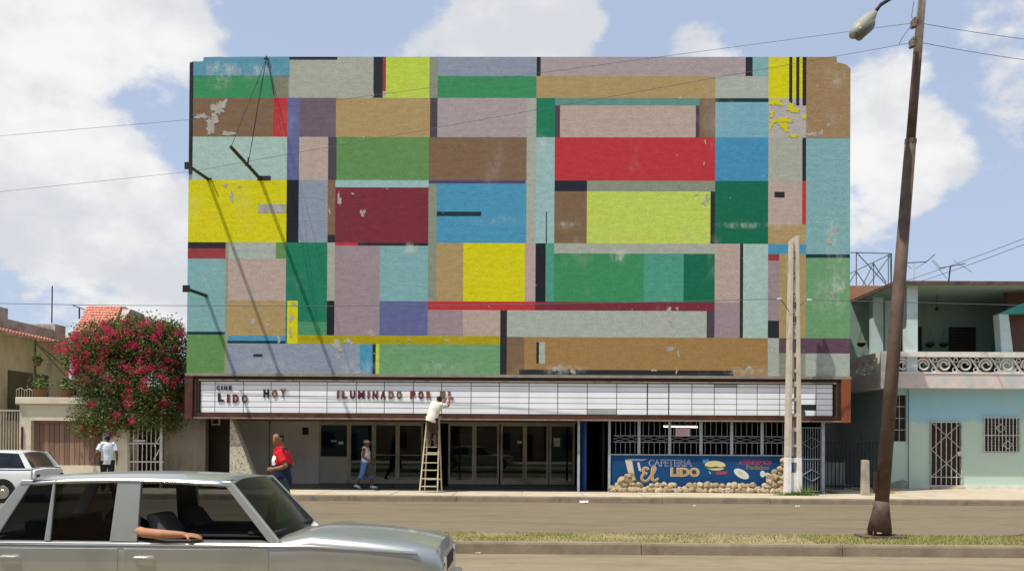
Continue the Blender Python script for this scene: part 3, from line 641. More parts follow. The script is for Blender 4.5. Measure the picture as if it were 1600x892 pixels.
l_ = [(1016, 745), (1020, 740), (1023.5, 733), (1022.5, 729.5), (1019.5, 732), (1019, 742), (1020, 749), (1024, 750.5), (1029, 747)]
for q_ in (E_, l_): script(q_, .042, m_cream, .002); script(q_, .026, m_gold, .006)
wtext('LIDO', 1047.5, 1093, 730, 744.5, m_cream, .001, .06); wtext('LIDO', 1049, 1091, 731.2, 743.3, m_gold, .005, .03)
wtext('ATENDEMOS', 1153, 1206, 718.5, 726, m_pink, .001, .03, .25); wtext('Pedidos', 1166, 1202, 726.5, 733.5, m_olive_l, .001, .03)
def wpoly(pts, mat, lv, name='painted_shape'): MB().prism([(cx(a, b_), cz(b_, a)) for a, b_ in pts], 'y', YC + .01, YC - .002 - lv).build(name, mat, cw)
def well(px, py, rx, ry, rot, mat, lv, n=20): wpoly([(px + rx * math.cos(t) * math.cos(rot) - ry * math.sin(t) * math.sin(rot), py + rx * math.cos(t) * math.sin(rot) + ry * math.sin(t) * math.cos(rot)) for t in [2 * math.pi * k / n for k in range(n)]], mat, lv)
wpoly([(976, 716.5), (1012, 716.8), (1004, 719.5), (988, 719.5)], m_lil, .001)
wpoly([(976.5, 718), (987.5, 719), (991, 739), (982, 740)], m_cream, .003); wpoly([(981, 738), (991, 739), (993, 747), (982, 746)], m_gold, .005)
wpoly([(995.5, 722), (999, 722), (1002.5, 736), (998, 735)], m_cream, .003)
wpoly([(1097, 718), (1108, 716.5), (1107, 720), (1099, 724)], m_sky, .001)
well(1117.5, 727, 16.5, 7.6, .06, m_bun, .002); wpoly([(1101, 727), (1110, 729.5), (1118, 727.8), (1126, 730), (1134, 727.5), (1134, 730.5), (1120, 731), (1108, 731.5), (1101, 730)], m_green_l, .004)
wpoly([(1120, 736), (1138, 736), (1134, 741), (1119, 741)], m_pink, .003); wpoly([(1107.5, 736), (1109, 736), (1111, 740), (1109.5, 740)], m_cream, .003)
well(1158.5, 740, 13, 6.5, .5, m_egg, .002); well(1157, 738.5, 4.5, 2.6, .5, plain('egg_shade', (188, 196, 172), .7), .004)
well(1191.5, 740, 3.8, 5.2, 0, m_egg, .002); well(1199, 741, 4.2, 3.2, 0, m_egg, .003)

# loose stones heaped along the blue wall
m_rock = [M('coral_stone_%d' % i, c, .95, .35, 9, .9, 22, dirt=(120, 104, 80), dirt_amt=.7, dirt_scale=9, dist=.03) for i, c in enumerate([(176, 158, 126), (160, 142, 112), (188, 172, 142)])]
def rock_mesh(seed):
    r = random.Random(seed); bm = bmesh.new(); bmesh.ops.create_icosphere(bm, subdivisions=2, radius=1)
    dirs = [(Vector((r.uniform(-1, 1), r.uniform(-1, 1), r.uniform(-1, 1))).normalized(), r.uniform(.55, .9)) for _ in range(9)]
    for v in bm.verts:
        for d, k in dirs:
            q = v.co.dot(d)
            if q > k: v.co -= d * (q - k) * .85
        v.co *= r.uniform(.9, 1.1)
    me = bpy.data.meshes.new('stone'); bm.to_mesh(me); bm.free(); me.materials.append(m_rock[seed % 3]); return me
rms = [rock_mesh(i) for i in range(9)]
rk = empty('rockery', (cx(1090), YC - .15, ZS), 'low heap of rough pale coral stones along the foot of the blue wall', 'rocks')
r_ = random.Random(21)
def stone(px, z, s, y):
    o = bpy.data.objects.new('stone', r_.choice(rms)); COL.objects.link(o); o.parent = rk
    p = UY(px, 740, y); o.location = Vector((p.x, y, z)) - rk.location
    o.scale = (s * r_.uniform(.9, 1.3), s * r_.uniform(.8, 1.1), s * r_.uniform(.75, 1.0)); o.rotation_euler = (r_.uniform(-.4, .4), r_.uniform(-.5, .5), r_.uniform(0, 6.28))
px = 958
while px < 1226:
    hgt = 15 + 2.5 * math.sin(px * .11)
    d = abs(px - 982)
    if d < 20: hgt = max(hgt, 31 - d * .95)
    if px > 1198: hgt = max(hgt, 17 + (px - 1196) * 1.35)
    y = 4.5
    while y < hgt - 2:
        stone(px + r_.uniform(-2, 2), ZS + y / 50, r_.uniform(.105, .145), YC - .12 - .10 * (1 - y / 55) + r_.uniform(-.02, .02)); y += r_.uniform(5.5, 7.5)
    px += r_.uniform(6.0, 8.0)
for px in range(960, 1226, 8):
    stone(px + r_.uniform(-3, 3), ZS + .06, r_.uniform(.09, .12), YC - .30)
# ------------------------------------------------------------------ house on the right
m_aqua = bpy.data.materials.new('two_tone_wall'); m_aqua.use_nodes = True
def two_tone():
    N, L = nodes_of(m_aqua); b = N['Principled BSDF']; b.inputs['Roughness'].default_value = .85; b.inputs['Specular IOR Level'].default_value = .2
    g_ = N.new('ShaderNodeNewGeometry'); sp = N.new('ShaderNodeSeparateXYZ'); L.new(g_.outputs['Position'], sp.inputs[0])
    n = N.new('ShaderNodeTexNoise'); n.inputs['Scale'].default_value = 1.6; n.inputs['Detail'].default_value = 8; L.new(g_.outputs['Position'], n.inputs['Vector'])
    a = N.new('ShaderNodeMath'); a.operation = 'MULTIPLY_ADD'; L.new(n.outputs['Fac'], a.inputs[0]); a.inputs[1].default_value = .35; L.new(sp.outputs['Z'], a.inputs[2])
    r = N.new('ShaderNodeMapRange'); r.inputs['From Min'].default_value = 2.60; r.inputs['From Max'].default_value = 2.68; L.new(a.outputs[0], r.inputs['Value'])
    m1 = N.new('ShaderNodeMix'); m1.data_type = 'RGBA'; L.new(r.outputs[0], m1.inputs['Factor']); m1.inputs['A'].default_value = (*lin((190, 212, 196)), 1); m1.inputs['B'].default_value = (*lin((156, 202, 218)), 1)
    n2 = N.new('ShaderNodeTexNoise'); n2.inputs['Scale'].default_value = .9; n2.inputs['Detail'].default_value = 9; n2.inputs['Roughness'].default_value = .7; L.new(g_.outputs['Position'], n2.inputs['Vector'])
    r2 = N.new('ShaderNodeMapRange'); r2.inputs['From Min'].default_value = .5; r2.inputs['From Max'].default_value = .66; r2.inputs['To Max'].default_value = .5; L.new(n2.outputs['Fac'], r2.inputs['Value'])
    m2 = N.new('ShaderNodeMix'); m2.data_type = 'RGBA'; L.new(r2.outputs[0], m2.inputs['Factor']); L.new(m1.outputs['Result'], m2.inputs['A']); m2.inputs['B'].default_value = (*lin((196, 206, 184)), 1)
    L.new(m2.outputs['Result'], b.inputs['Base Color'])
two_tone()
m_porch = M('porch_wall', (138, 162, 148), .9, .08, 1.2, dirt=(112, 138, 124), dirt_amt=.5)
m_col = M('aqua_column', (196, 216, 212), .85, .1, 2, dirt=(190, 176, 172), dirt_amt=.7, dirt_scale=1.2)
m_pinkbal = M('pink_weathered', (214, 198, 188), .9, .12, 3, .1, 30, dirt=(150, 184, 192), dirt_amt=.6, dirt_scale=1.6)
m_rail = M('rail_plaster', (222, 218, 208), .85, .1, 4, dirt=(160, 164, 156), dirt_amt=.5, dirt_scale=3)
m_roof_edge = M('roof_edge', (104, 82, 72), .9, .3, 4, dirt=(66, 54, 48), dirt_amt=.6, dirt_scale=3)
m_dkwin = M('dark_shutter', (44, 40, 36), .6, .2, 6)
m_grille = M('white_grille', (206, 206, 200), .5, .1, 8, dirt=(150, 140, 126), dirt_amt=.5, dirt_scale=10)
YB, YW = 30.78, 31.6
bx = lambda px, py=600: UY(px, py, YB).x
bz = lambda py, px=1480: UY(px, py, YB).z
wx = lambda px, py=700: UY(px, py, YW).x
wz = lambda py, px=1480: UY(px, py, YW).z
XH0 = bx(1377); XH1 = 26.0
hs = empty('two_storey_house', (XH0, YW, ZS), 'pale blue and green two-storey house with a scrollwork balcony beside the lamp post', 'house')
zsl0, zsl1, zrl0, zrl1 = bz(606), bz(582), bz(557.5), bz(549.5)
zrf0, zrf1 = bz(447), bz(441)
YBK = 34.6
# ground floor
xw0 = wx(1387)
xd0, xd1, zd1 = wx(1453), wx(1502), wz(660); xn0, xn1, zn0, zn1 = wx(1538), wx(1592), wz(706), wz(653); xt0, xt1, zt0_, zt1_ = wx(1396), wx(1416), wz(690), wz(617)
g = MB()
def wall_with_holes(mb, x0, x1, z0, z1, y0, y1, holes):
    xs = sorted({x0, x1, *[h[0] for h in holes], *[h[1] for h in holes]}); zs = sorted({z0, z1, *[h[2] for h in holes], *[h[3] for h in holes]})
    for i in range(len(xs) - 1):
        zz = []
        for j in range(len(zs) - 1):
            cx_, cz_ = (xs[i] + xs[i + 1]) / 2, (zs[j] + zs[j + 1]) / 2
            if any(h[0] < cx_ < h[1] and h[2] < cz_ < h[3] for h in holes): continue
            if zz and abs(zz[-1][1] - zs[j]) < 1e-6: zz[-1][1] = zs[j + 1]
            else: zz.append([zs[j], zs[j + 1]])
        for a, b_ in zz: mb.box(xs[i], xs[i + 1], y0, y1, a, b_)
wall_with_holes(g, xw0, XH1, ZS - .05, zsl0 - .005, YW, YW + .25, [(xd0, xd1, ZS + .1, zd1), (xn0, xn1, zn0, zn1), (xt0, xt1, zt0_, zt1_)])
g.build('front_wall', m_aqua, hs)
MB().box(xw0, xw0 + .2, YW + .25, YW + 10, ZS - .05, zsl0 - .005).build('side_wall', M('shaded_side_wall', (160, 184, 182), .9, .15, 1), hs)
MB().box(wx(1419), wx(1430), YW - .08, YW, ZS - .02, zsl0 - .006).build('pilaster', m_aqua, hs)
MB().prism([(wx(1390), ZS - .02), (wx(1419) - .003, ZS - .02), (wx(1419) - .003, ZS + .25), (wx(1410), ZS + .30), (wx(1392), ZS + .18)], 'y', YW - .05, YW - .002).build('plinth', M('patched_plinth', (150, 142, 118), .9, .2, 3, .3, 30, dirt=(170, 190, 178)), hs)
MB().box(wx(1430), XH1, YW - .06, YW - .002, ZS - .02, wz(758)).build('plinth', m_rail, hs)
MB().box(wx(1452), wx(1504), YW - .22, YW - .06, ZS - .01, ZS + .07).build('door_step', m_conc, hs)
MB().box(xw0 + .2, XH1, YW + 1.2, YW + 1.3, ZS, zsl0 - .01).build('inner_wall', m_dark_in, hs)
# door with grille
dr = MB().box(xd0, xd1, YW + .14, YW + .19, ZS + .1, zd1).build('door', M('dark_brown_wood', (58, 40, 32), .6, .25, 3, stretch=(5, 1, .5)), hs)
gr = MB(); gx0, gx1 = wx(1453.5), wx(1501.5); z0, z1 = ZS + .10, zd1 + .02; Yg = YW - .05
for k in range(7):
    xx = gx0 + (gx1 - gx0) * k / 6; gr.box(xx - .013, xx + .013, Yg - .012, Yg + .012, z0, z1)
for zz in (z0 + .012, wz(745), z1 - .012): gr.box(gx0, gx1, Yg - .014, Yg + .016, zz - .013, zz + .013)
zq = [wz(745), wz(702), z1]
for i_ in range(2):
    for (p, q) in (((gx0, zq[i_]), (gx1, zq[i_ + 1])), ((gx1, zq[i_]), (gx0, zq[i_ + 1]))): gr.tube([(p[0], Yg - .024, p[1]), (q[0], Yg - .024, q[1])], .012, 4)
gr.box(gx1 - .16, gx1 + .02, Yg - .05, Yg - .02, wz(712), wz(705))
gr.build('door_grille', m_grille, hs)
# window with louvres and grille
wn_ = MB().box(xn0, xn1, YW + .12, YW + .16, zn0, zn1).build('window', m_dkwin, hs)
sl = MB()
for k in range(12): zz = zn0 + (zn1 - zn0) * (k + .5) / 12; sl.hexa([(xn0, YW + .05, zz - .03), (xn1, YW + .05, zz - .03), (xn1, YW + .1, zz + .02), (xn0, YW + .1, zz + .02), (xn0, YW + .05, zz - .022), (xn1, YW + .05, zz - .022), (xn1, YW + .1, zz + .028), (xn0, YW + .1, zz + .028)])
sl.build('louvres', M('louvre', (92, 78, 70), .6, .2, 4), wn_)
gr = MB(); gx0, gx1, z0, z1 = wx(1534), wx(1595), wz(708), wz(651)
for k in range(11):
    xx = xn0 - .02 + (xn1 - xn0 + .04) * k / 10; gr.box(xx - .012, xx + .012, Yg - .012, Yg + .012, z0 + .06, z1)
for zz in (z0 + .07, (z0 + z1) / 2, z1): gr.box(gx0, gx1, Yg - .014, Yg + .014, zz - .013, zz + .013)
for (a, b_) in ((1562, 668), (1573, 694)):
    cx_, cz_ = wx(a), wz(b_); w_, h_ = .17, .14; P4 = [(cx_ - w_, cz_), (cx_, cz_ + h_), (cx_ + w_, cz_), (cx_, cz_ - h_), (cx_ - w_, cz_)]
    gr.tube([(p[0], Yg - .022, p[1]) for p in P4], .017, 4)
gr.build('window_grille', m_grille, wn_)
# tall barred window
tw = MB().box(xt0, xt1, YW + .12, YW + .16, zt0_, zt1_).build('window', m_dkwin, hs)
tg = MB()
for k in range(5): zz = zt0_ + (zt1_ - zt0_) * k / 4; tg.box(xt0, xt1, YW + .05, YW + .08, zz - .014, zz + .014)
for k in range(3): xx = xt0 + (xt1 - xt0) * k / 2; tg.box(xx - .012, xx + .012, YW + .052, YW + .078, zt0_, zt1_)
tg.build('window_grille', m_alu, tw)
# balcony slab, rail and scrolls
MB().box(XH0, XH1, YB, YBK + 5, zsl0, zsl1).build('balcony_slab', m_pinkbal, hs)
MB().box(XH0 - .012, XH1, YB - .02, YB + .002, zsl1 - .04, zsl1 + .02).build('slab_lip', m_rail, hs)
MB().box(XH0 - .03, bx(1389), YB - .03, YB + .26, zsl0 - .01, zrl1 + .01).build('corner_pier', m_rail, hs)
bal = MB().box(bx(1389) + .002, XH1, YB - .01, YB + .24, zrl0, zrl1).build('balustrade', m_rail, hs)
MB().box(XH0 + .0, XH0 + .22, YB + .262, YBK + 4, zrl0, zrl1).build('side_rail', m_rail, hs)
hgt = zrl0 - zsl1; mod = (bx(1500) - bx(1467.2)); sc = MB(); h = hgt
def arc(cx_, cz_, r, a0, a1, n): return [(cx_ + r * math.cos(a0 + (a1 - a0) * k / n), 0, cz_ + r * math.sin(a0 + (a1 - a0) * k / n)) for k in range(n + 1)]
R0 = h * .44
sp = []
for k in range(27):
    a = R(200) - R(560) * k / 26; r_k = R0 * (1 - .62 * k / 26); sp.append((.46 * mod + r_k * math.cos(a) + .1 * mod * 0, 0, h * .5 + r_k * math.sin(a)))
sc.tube(sp[::-1], .036, 6, flat=1.4)
sc.tube([(-.34 * mod, 0, h * .96), (-.20 * mod, 0, h * .80), (-.02 * mod, 0, h * .45), (.10 * mod, 0, h * .16), (.28 * mod, 0, h * .03)], .036, 6, flat=1.4)
sc.tube(arc(-.02 * mod, h * .20, h * .15, 0, 6.283, 12), .022, 6); sc.tube(arc(.20 * mod - .18 * mod, h * .82, h * .13, 0, 6.283, 12), .020, 6)
first = sc.build('scroll', m_rail, bal, local=True, smooth=True)
first.location = Vector((bx(1397), YB + .12, zsl1)) - hs.location
k = 1
while bx(1397) + k * mod < 18.9:
    o = first.copy(); COL.objects.link(o); o.parent = bal; o.location = Vector((bx(1397) + k * mod, YB + .12, zsl1)) - hs.location; k += 1
for k in range(5):
    o = first.copy(); COL.objects.link(o); o.parent = bal; o.rotation_euler = (0, 0, R(90)); o.location = Vector((XH0 + .11, YB + .7 + k * mod, zsl1)) - hs.location
# porch
MB().box(XH0 + .1, XH1, YBK, YBK + .25, zsl1 + .001, zrf0 - .001).build('porch_wall', m_porch, hs)
for (p, yy, w_) in ((1417, YB + .06, 17), (1364, YB + 2.4, 16), (1383, YBK - .7, 11)):
    x0 = UY(p, 500, yy).x; x1 = UY(p + w_, 500, yy).x; MB().box(x0, x1, yy, yy + .34, zsl1 + .001, zrf0 - .001).build('porch_column', m_col, hs)
xk = lambda px, py=520: UY(px, py, YBK).x
zk = lambda py, px=1500: UY(px, py, YBK).z
MB().box(xk(1482), xk(1524), YBK - .03, YBK - .002, zsl1 + .02, zk(511)).build('porch_door', m_dkwin, hs)
lv = MB()
for k in range(14): zz = zk(512) - .05 - k * .12; lv.box(xk(1484), xk(1522), YBK - .045, YBK - .031, zz - .05, zz)
lv.build('door_louvres', M('louvre_dark', (62, 52, 46), .6, .2, 4), hs)
MB().box(xk(1404), xk(1440), YBK - .03, YBK - .002, zsl1 + .02, zk(511)).build('porch_door', m_dkwin, hs)
m_teal = M('teal_panel', (70, 156, 150), .8, .15, 2)
MB().prism([(xk(1546), zk(552)), (xk(1562), zk(552)), (xk(1562), zk(526)), (xk(1554), zk(521)), (xk(1547), zk(530))], 'y', YBK - .25, YBK - .2).build('teal_panel', m_teal, hs)
MB().hexa([(bx(1580), YB + .5, zsl1), (bx(1600), YB + .5, zsl1), (bx(1600), YB + .9, zsl1), (bx(1580), YB + .9, zsl1), (bx(1573), YB + .5, bz(487)), (bx(1588), YB + .5, bz(487)), (bx(1588), YB + .9, bz(487)), (bx(1573), YB + .9, bz(487))]).build('slanted_column', m_col, hs)
MB().prism([(bx(1572), bz(487)), (bx(1640), bz(484)), (bx(1640), bz(462)), (bx(1610), bz(470))], 'y', YB + .48, YB + .92).build('teal_arch', m_teal, hs)
MB().box(bx(1604), XH1, YB + 1.2, YB + 1.4, zsl1 + .001, zrf0 - .001).build('porch_partition', M('brick_brown', (104, 80, 68), .9, .2, 4), hs)
# roof
rx0 = bx(1393)
MB().prism([(rx0, YB - .25), (XH1, YB - .25), (XH1, YBK + 8), (rx0, YBK + 8)], 'z', zrf0 + .006, zrf1).build('roof', m_roof_edge, hs)
MB().prism([(rx0 + .05, YB - .20), (XH1, YB - .20), (XH1, YBK + 7.9), (rx0 + .05, YBK + 7.9)], 'z', zrf0, zrf0 + .0055).build('porch_ceiling', m_porch, hs)
# fan and hanging baskets under the porch ceiling
fp = UY(1464, 470, YB + 1.8)
MB().tube([(fp.x, fp.y, zrf0), (fp.x, fp.y, UY(1464, 482, YB + 1.8).z)], .012, 5).sphere((fp.x, fp.y, UY(1464, 483, YB + 1.8).z), .07).build('hanging_lamp', m_black_iron, hs)
def basket(px, py, Y, top_py, lab_):
    p = UY(px, py, Y); q = UY(px, top_py, Y)
    e = empty('hanging_basket', (p.x, p.y, p.z - .1), lab_, 'plant basket', 'hanging baskets on the porch')
    mb = MB(); mb.tube([(p.x, p.y, p.z - .12), (p.x, p.y, p.z - .05), (p.x, p.y, p.z + .03)], [.06, .15, .17], 9); mb.build('basket', m_black_iron, e)
    w = MB()
    for a in (0, 2.1, 4.2): w.tube([(p.x + .16 * math.cos(a), p.y + .16 * math.sin(a), p.z + .03), (p.x, p.y, q.z)], .006, 3)
    w.build('wire', m_black_iron, e)
    r = random.Random(px); l = MB()
    for i in range(40):
        a = r.uniform(0, 6.28); d = r.uniform(.02, .2); c = Vector((p.x + d * math.cos(a), p.y + d * math.sin(a), p.z + .04 + r.uniform(0, .07))); u = Vector((r.uniform(-1, 1), r.uniform(-1, 1), r.uniform(-.5, .5))).normalized() * .05; v = u.cross(Vector((0, 0, 1))) * .5
        l.add([c - u, c + v, c + u, c - v], [(0, 1, 2, 3)])
    l.build('foliage', m_grass, e)
basket(1453, 538, YBK - .4, 513, 'small hanging plant basket right beside the front porch column'); basket(1475, 538, YBK - .4, 513, 'small hanging plant basket beside the dark louvred porch door'); basket(1346, 537, YBK - .3, 513, 'small hanging plant basket on the porch side facing the cinema')
# alley between cinema and house
m_alley = M('alley_wall', (140, 148, 142), .9, .25, 1.1, .1, 30, dirt=(70, 74, 70), dirt_amt=.6)
YA = 36.5
al = empty('alley_wall', (UY(1330, 700, YA).x, YA, ZS), 'shaded grey wall closing the alley beside the cinema', 'wall')
MB().box(UY(1270, 700, YA).x, UY(1420, 700, YA).x, YA, YA + .3, ZS - .05, UY(1330, 600, YA).z).build('wall', m_alley, al)
MB().box(UY(1345, 700, YA).x, UY(1366, 700, YA).x, YA - .04, YA - .002, ZS, UY(1350, 618, YA).z).build('doorway', m_dkwin, al)
ag = empty('alley_gate', (UY(1335, 760, 30.6).x, 30.6, ZS), 'low black iron gate across the alley beside the cinema', 'gate')
x0, x1 = UY(1288, 700, 30.6).x, UY(1382, 700, 30.6).x; mb = MB(); zt_ = UY(1335, 690, 30.6).z
for k in range(17):
    xx = x0 + (x1 - x0) * k / 16; mb.box(xx - .012, xx + .012, 30.588, 30.612, ZS + .02, zt_ + (.25 if k in (5, 10) else 0))
mb.build('bars', m_black_iron, ag)
for zz in (ZS + .12, zt_ - .05): MB().box(x0, x1, 30.57, 30.63, zz - .02, zz + .02).build('rail', m_black_iron, ag)
MB().box(x0, UY(1320, 700, 30.66).x, 30.66, 30.8, ZS, UY(1300, 722, 30.66).z).build('low_wall', m_alley, ag)
pp = UZ(1351.5, 773, ZS); cp = empty('concrete_stub_post', (pp.x, pp.y, ZS), 'short square concrete post standing before the alley', 'post')
hz_ = UY(1351, 718.5, pp.y).z
MB().hexa([(pp.x - .115, pp.y - .1, ZS - .01), (pp.x + .115, pp.y - .1, ZS - .01), (pp.x + .115, pp.y + .1, ZS - .01), (pp.x - .115, pp.y + .1, ZS - .01), (pp.x - .095, pp.y - .09, hz_), (pp.x + .10, pp.y - .09, hz_ - .01), (pp.x + .10, pp.y + .09, hz_), (pp.x - .095, pp.y + .09, hz_)]).build('shaft', M('weathered_post', (170, 160, 144), .9, .25, 5, .4, 30, dirt=(110, 100, 88)), cp, bevel=.015)
MB().box(pp.x - .06, pp.x + .05, pp.y - .05, pp.y + .05, hz_ - .03, hz_ + .012).build('cap', m_kerb, cp)
# steel frame and aerials on the roofs
tr_ = empty('roof_steel_frame', (UY(1360, 450, 36).x, 36, UY(1360, 452, 36).z), 'thin steel lattice frame standing on the roof beside the cinema', 'steel frame')
mb = MB(); q = lambda px, py, Y=36.0: UY(px, py, Y)
for (a, b_) in [((1310, 394), (1393, 396)), ((1338, 394), (1338, 450)), ((1338, 394), (1385, 445)), ((1393, 396), (1355, 448)), ((1393, 396), (1310, 436)), ((1365, 410), (1365, 446)), ((1391, 397), (1392, 444)), ((1388, 398), (1388, 444)), ((1338, 424), (1356, 450)), ((1365, 410), (1345, 452)), ((1338, 424), (1322, 450)), ((1365, 412), (1385, 442))]:
    mb.tube([q(*a), q(*b_)], .022, 4)
mb.build('bars', M('teal_grey_steel', (96, 116, 120), .6, .2, 6), tr_)
for (a, b_, c_) in [((1310, 394), (1393, 396), 38.5), ((1393, 396), (1393, 450), 38.5), ((1338, 394), (1338, 450), 38.5)]:
    MB().tube([q(*a, c_), q(*b_, c_)], .02, 4).build('rear_bar', m_black_iron, tr_)
MB().box(UY(1300, 450, 36).x, UY(1400, 450, 36).x, 35.6, 39, UY(1330, 475, 36).z, UY(1330, 449, 36).z).build('roof_base', M('orange_slab', (170, 128, 100), .9, .2, 3), tr_)
def aerial(nm, label, mast, boom, elems, Y, mat):
    p = UY(*mast[0], Y); e = empty(nm, (p.x, Y, zrf1), label, 'aerial'); z_ = UY(*mast[1], Y)
    MB().tube([(p.x, Y, zrf1), z_], .028, 6).build('mast', mat, e)
    b_ = MB()
    for i_ in range(len(boom) - 1): b_.tube([UY(*boom[i_], Y), UY(*boom[i_ + 1], Y)], .016, 4)
    b_.build('boom', m_black_iron, e)
    for (u, v) in elems: MB().tube([UY(*u, Y), UY(*v, Y)], .008, 4).build('element', m_black_iron, e)
aerial('roof_aerial', 'bent aerial on a white mast on the house roof', ((1428, 440), (1428, 411)), [(1412, 411), (1448, 409), (1461, 397)], [((1412, 411), (1425, 420)), ((1448, 409), (1430, 420))], 33.0, m_white_paint)
aerial('roof_aerial', 'slanting aerial with crossed rods on a thin mast on the house roof', ((1480, 440), (1485, 416)), [(1468, 419), (1485, 416), (1508, 412)], [((1456, 407), (1480, 436)), ((1458, 407), (1470, 419)), ((1490, 407), (1518, 425))], 33.2, m_black_iron)

# ------------------------------------------------------------------ houses on the left
m_cream = M('cream_wall', (200, 186, 148), .9, .1, 1.3, .1, 30, dirt=(146, 136, 108), dirt_amt=.6, stretch=(1, 1, .6))
m_gar = M('garage_wall', (206, 198, 176), .9, .1, 1.5, .1, 30, dirt=(150, 146, 128), dirt_amt=.5)
m_par = M('stained_parapet', (186, 178, 166), .9, .2, 1.8, .2, 30, dirt=(112, 102, 92), dirt_amt=.7, dirt_scale=1.6)
m_tile = M('terracotta', (204, 136, 114), .8, .25, 6, .2, 30, dirt=(186, 112, 92), dirt_amt=.5)
XS = -18.2
lh = empty('cream_house', (XS, 31, ZS), 'cream flat-roofed house with a stained parapet behind the garage', 'house')
ze = UX(0, 522, XS).z; zp_ = UX(0, 478, XS).z
yA, yB_ = 29.9, UX(108, 540, XS).y
MB().box(XS - 9, XS, yA, yB_, ZS, ze).build('wall', m_cream, lh)
# tile-edged eave
rf = MB().hexa([(XS - 9, yA - .4, ze), (XS + .45, yA - .4, ze - .02), (XS + .45, yB_ + .2, ze - .02), (XS - 9, yB_ + .2, ze), (XS - 9, yA - .4, ze + .16), (XS + .45, yA - .4, ze + .05), (XS + .45, yB_ + .2, ze + .05), (XS - 9, yB_ + .2, ze + .16)]).build('roof', m_par, lh)
y_ = yA - .4
while y_ < yB_ + .1:
    MB().tube([(XS + .5, y_ + .1, ze + .06), (XS - .1, y_ + .1, ze + .13)], [.06, .055], 6).build('roof_tile', m_tile, rf); y_ += .2
MB().box(XS - 9, XS - .15, yA + .2, yB_ - .1, ze + .17, zp_ - .35).build('parapet', m_par, lh)
for yy, w_, zz in ((yA + .0, 1.5, zp_), (yB_ - .9, .8, zp_ - .12)): MB().box(XS - 1.2, XS - .1, yy, yy + w_, ze + .171, zz).build('parapet_pier', m_par, lh)
MB().box(XS + .002, XS + .03, UX(12, 590, XS).y, UX(75, 590, XS).y, UX(12, 612, XS).z - 1.0, UX(12, 578, XS).z).build('recess_opening', M('brown_recess', (96, 84, 62), .9, .2, 2), lh)
MB().box(XS + .002, XS + .03, UX(97, 600, XS).y, UX(118, 600, XS).y, UX(97, 615, XS).z - .8, UX(97, 592, XS).z).build('window', m_dkwin, lh)
mp_ = UX(81, 505, XS - .5); MB().tube([mp_, (mp_.x, mp_.y, UY(81, 447, mp_.y).z)], .025, 5).build('mast', m_black_iron, lh)
mp_ = UX(124, 500, XS + .6)
MB().tube([UY(124, 498, 36), UY(124, 481, 36)], .03, 5).tube([UY(114, 477, 36), UY(133, 484, 36)], .02, 4).build('roof_pipe', m_black_iron, lh)
# tall tiled gable further back
YT = 37.0
gb = empty('tiled_roof_tower', (UY(160, 600, YT).x, YT, ZS), 'steep red clay tiled roof rising behind the bougainvillea', 'house')
tA, tB, tC, tD = UY(110, 528, YT - 1.2), UY(170, 530, YT - 1.2), UY(190, 479, YT + 1.0), UY(137, 478, YT + 1.0)
slab = MB().hexa([tA - Vector((0, 0, .12)), tB - Vector((0, 0, .12)), tC - Vector((0, 0, .12)), tD - Vector((0, 0, .12)), tA, tB, tC, tD]).build('roof', m_tile, gb)
tl_ = MB(); r_ = random.Random(8)
nrow, ncol = 13, 11
for i_ in range(nrow):
    for j_ in range(ncol):
        f0, f1 = i_ / nrow, (i_ + 1.15) / nrow; g0, g1 = (j_ + .06 + (.5 if i_ % 2 else 0) * .5) / ncol, (j_ + .94 + (.5 if i_ % 2 else 0) * .5) / ncol
        g0, g1 = min(g0, .995), min(g1, 1); P = lambda f_, g_: (tA.lerp(tD, min(f_, 1))).lerp(tB.lerp(tC, min(f_, 1)), g_)
        nrm = (tB - tA).cross(tD - tA).normalized(); lf = .05 + r_.uniform(0, .02)
        a, b_, c_, d = P(f0, g0) + nrm * lf, P(f0, g1) + nrm * lf, P(f1, g1) + nrm * .02, P(f1, g0) + nrm * .02
        tl_.hexa([a - nrm * .04, b_ - nrm * .04, c_ - nrm * .02, d - nrm * .02, a, b_, c_, d])
o = tl_.build('roof_tiles', m_tile, slab); o['kind'] = 'stuff'
gA, gB2 = tB, tC
MB().prism([(YT - 1.0, gA.z - .1), (YT + 1.0, gB2.z - .1), (YT + 2.4, UY(205, 488, YT + 2.4).z - .1), (YT + 2.4, gA.z - 3), (YT - 1.0, gA.z - 3)], 'x', tB.x - 1.4, tB.x - .1).build('gable_wall', m_par, gb)
MB().hexa([tD - Vector((0, 0, .14)), tC - Vector((-.15, 0, .14)), UY(206, 487, YT + 2.6), UY(150, 487, YT + 2.6), tD, tC + Vector((.15, 0, 0)), UY(206, 485, YT + 2.6), UY(150, 485, YT + 2.6)]).build('rear_roof_slope', m_tile, gb)
MB().box(tA.x, tB.x - .2, YT - .9, YT + 2.3, ZS, gA.z - .05).build('wall', m_cream, gb)
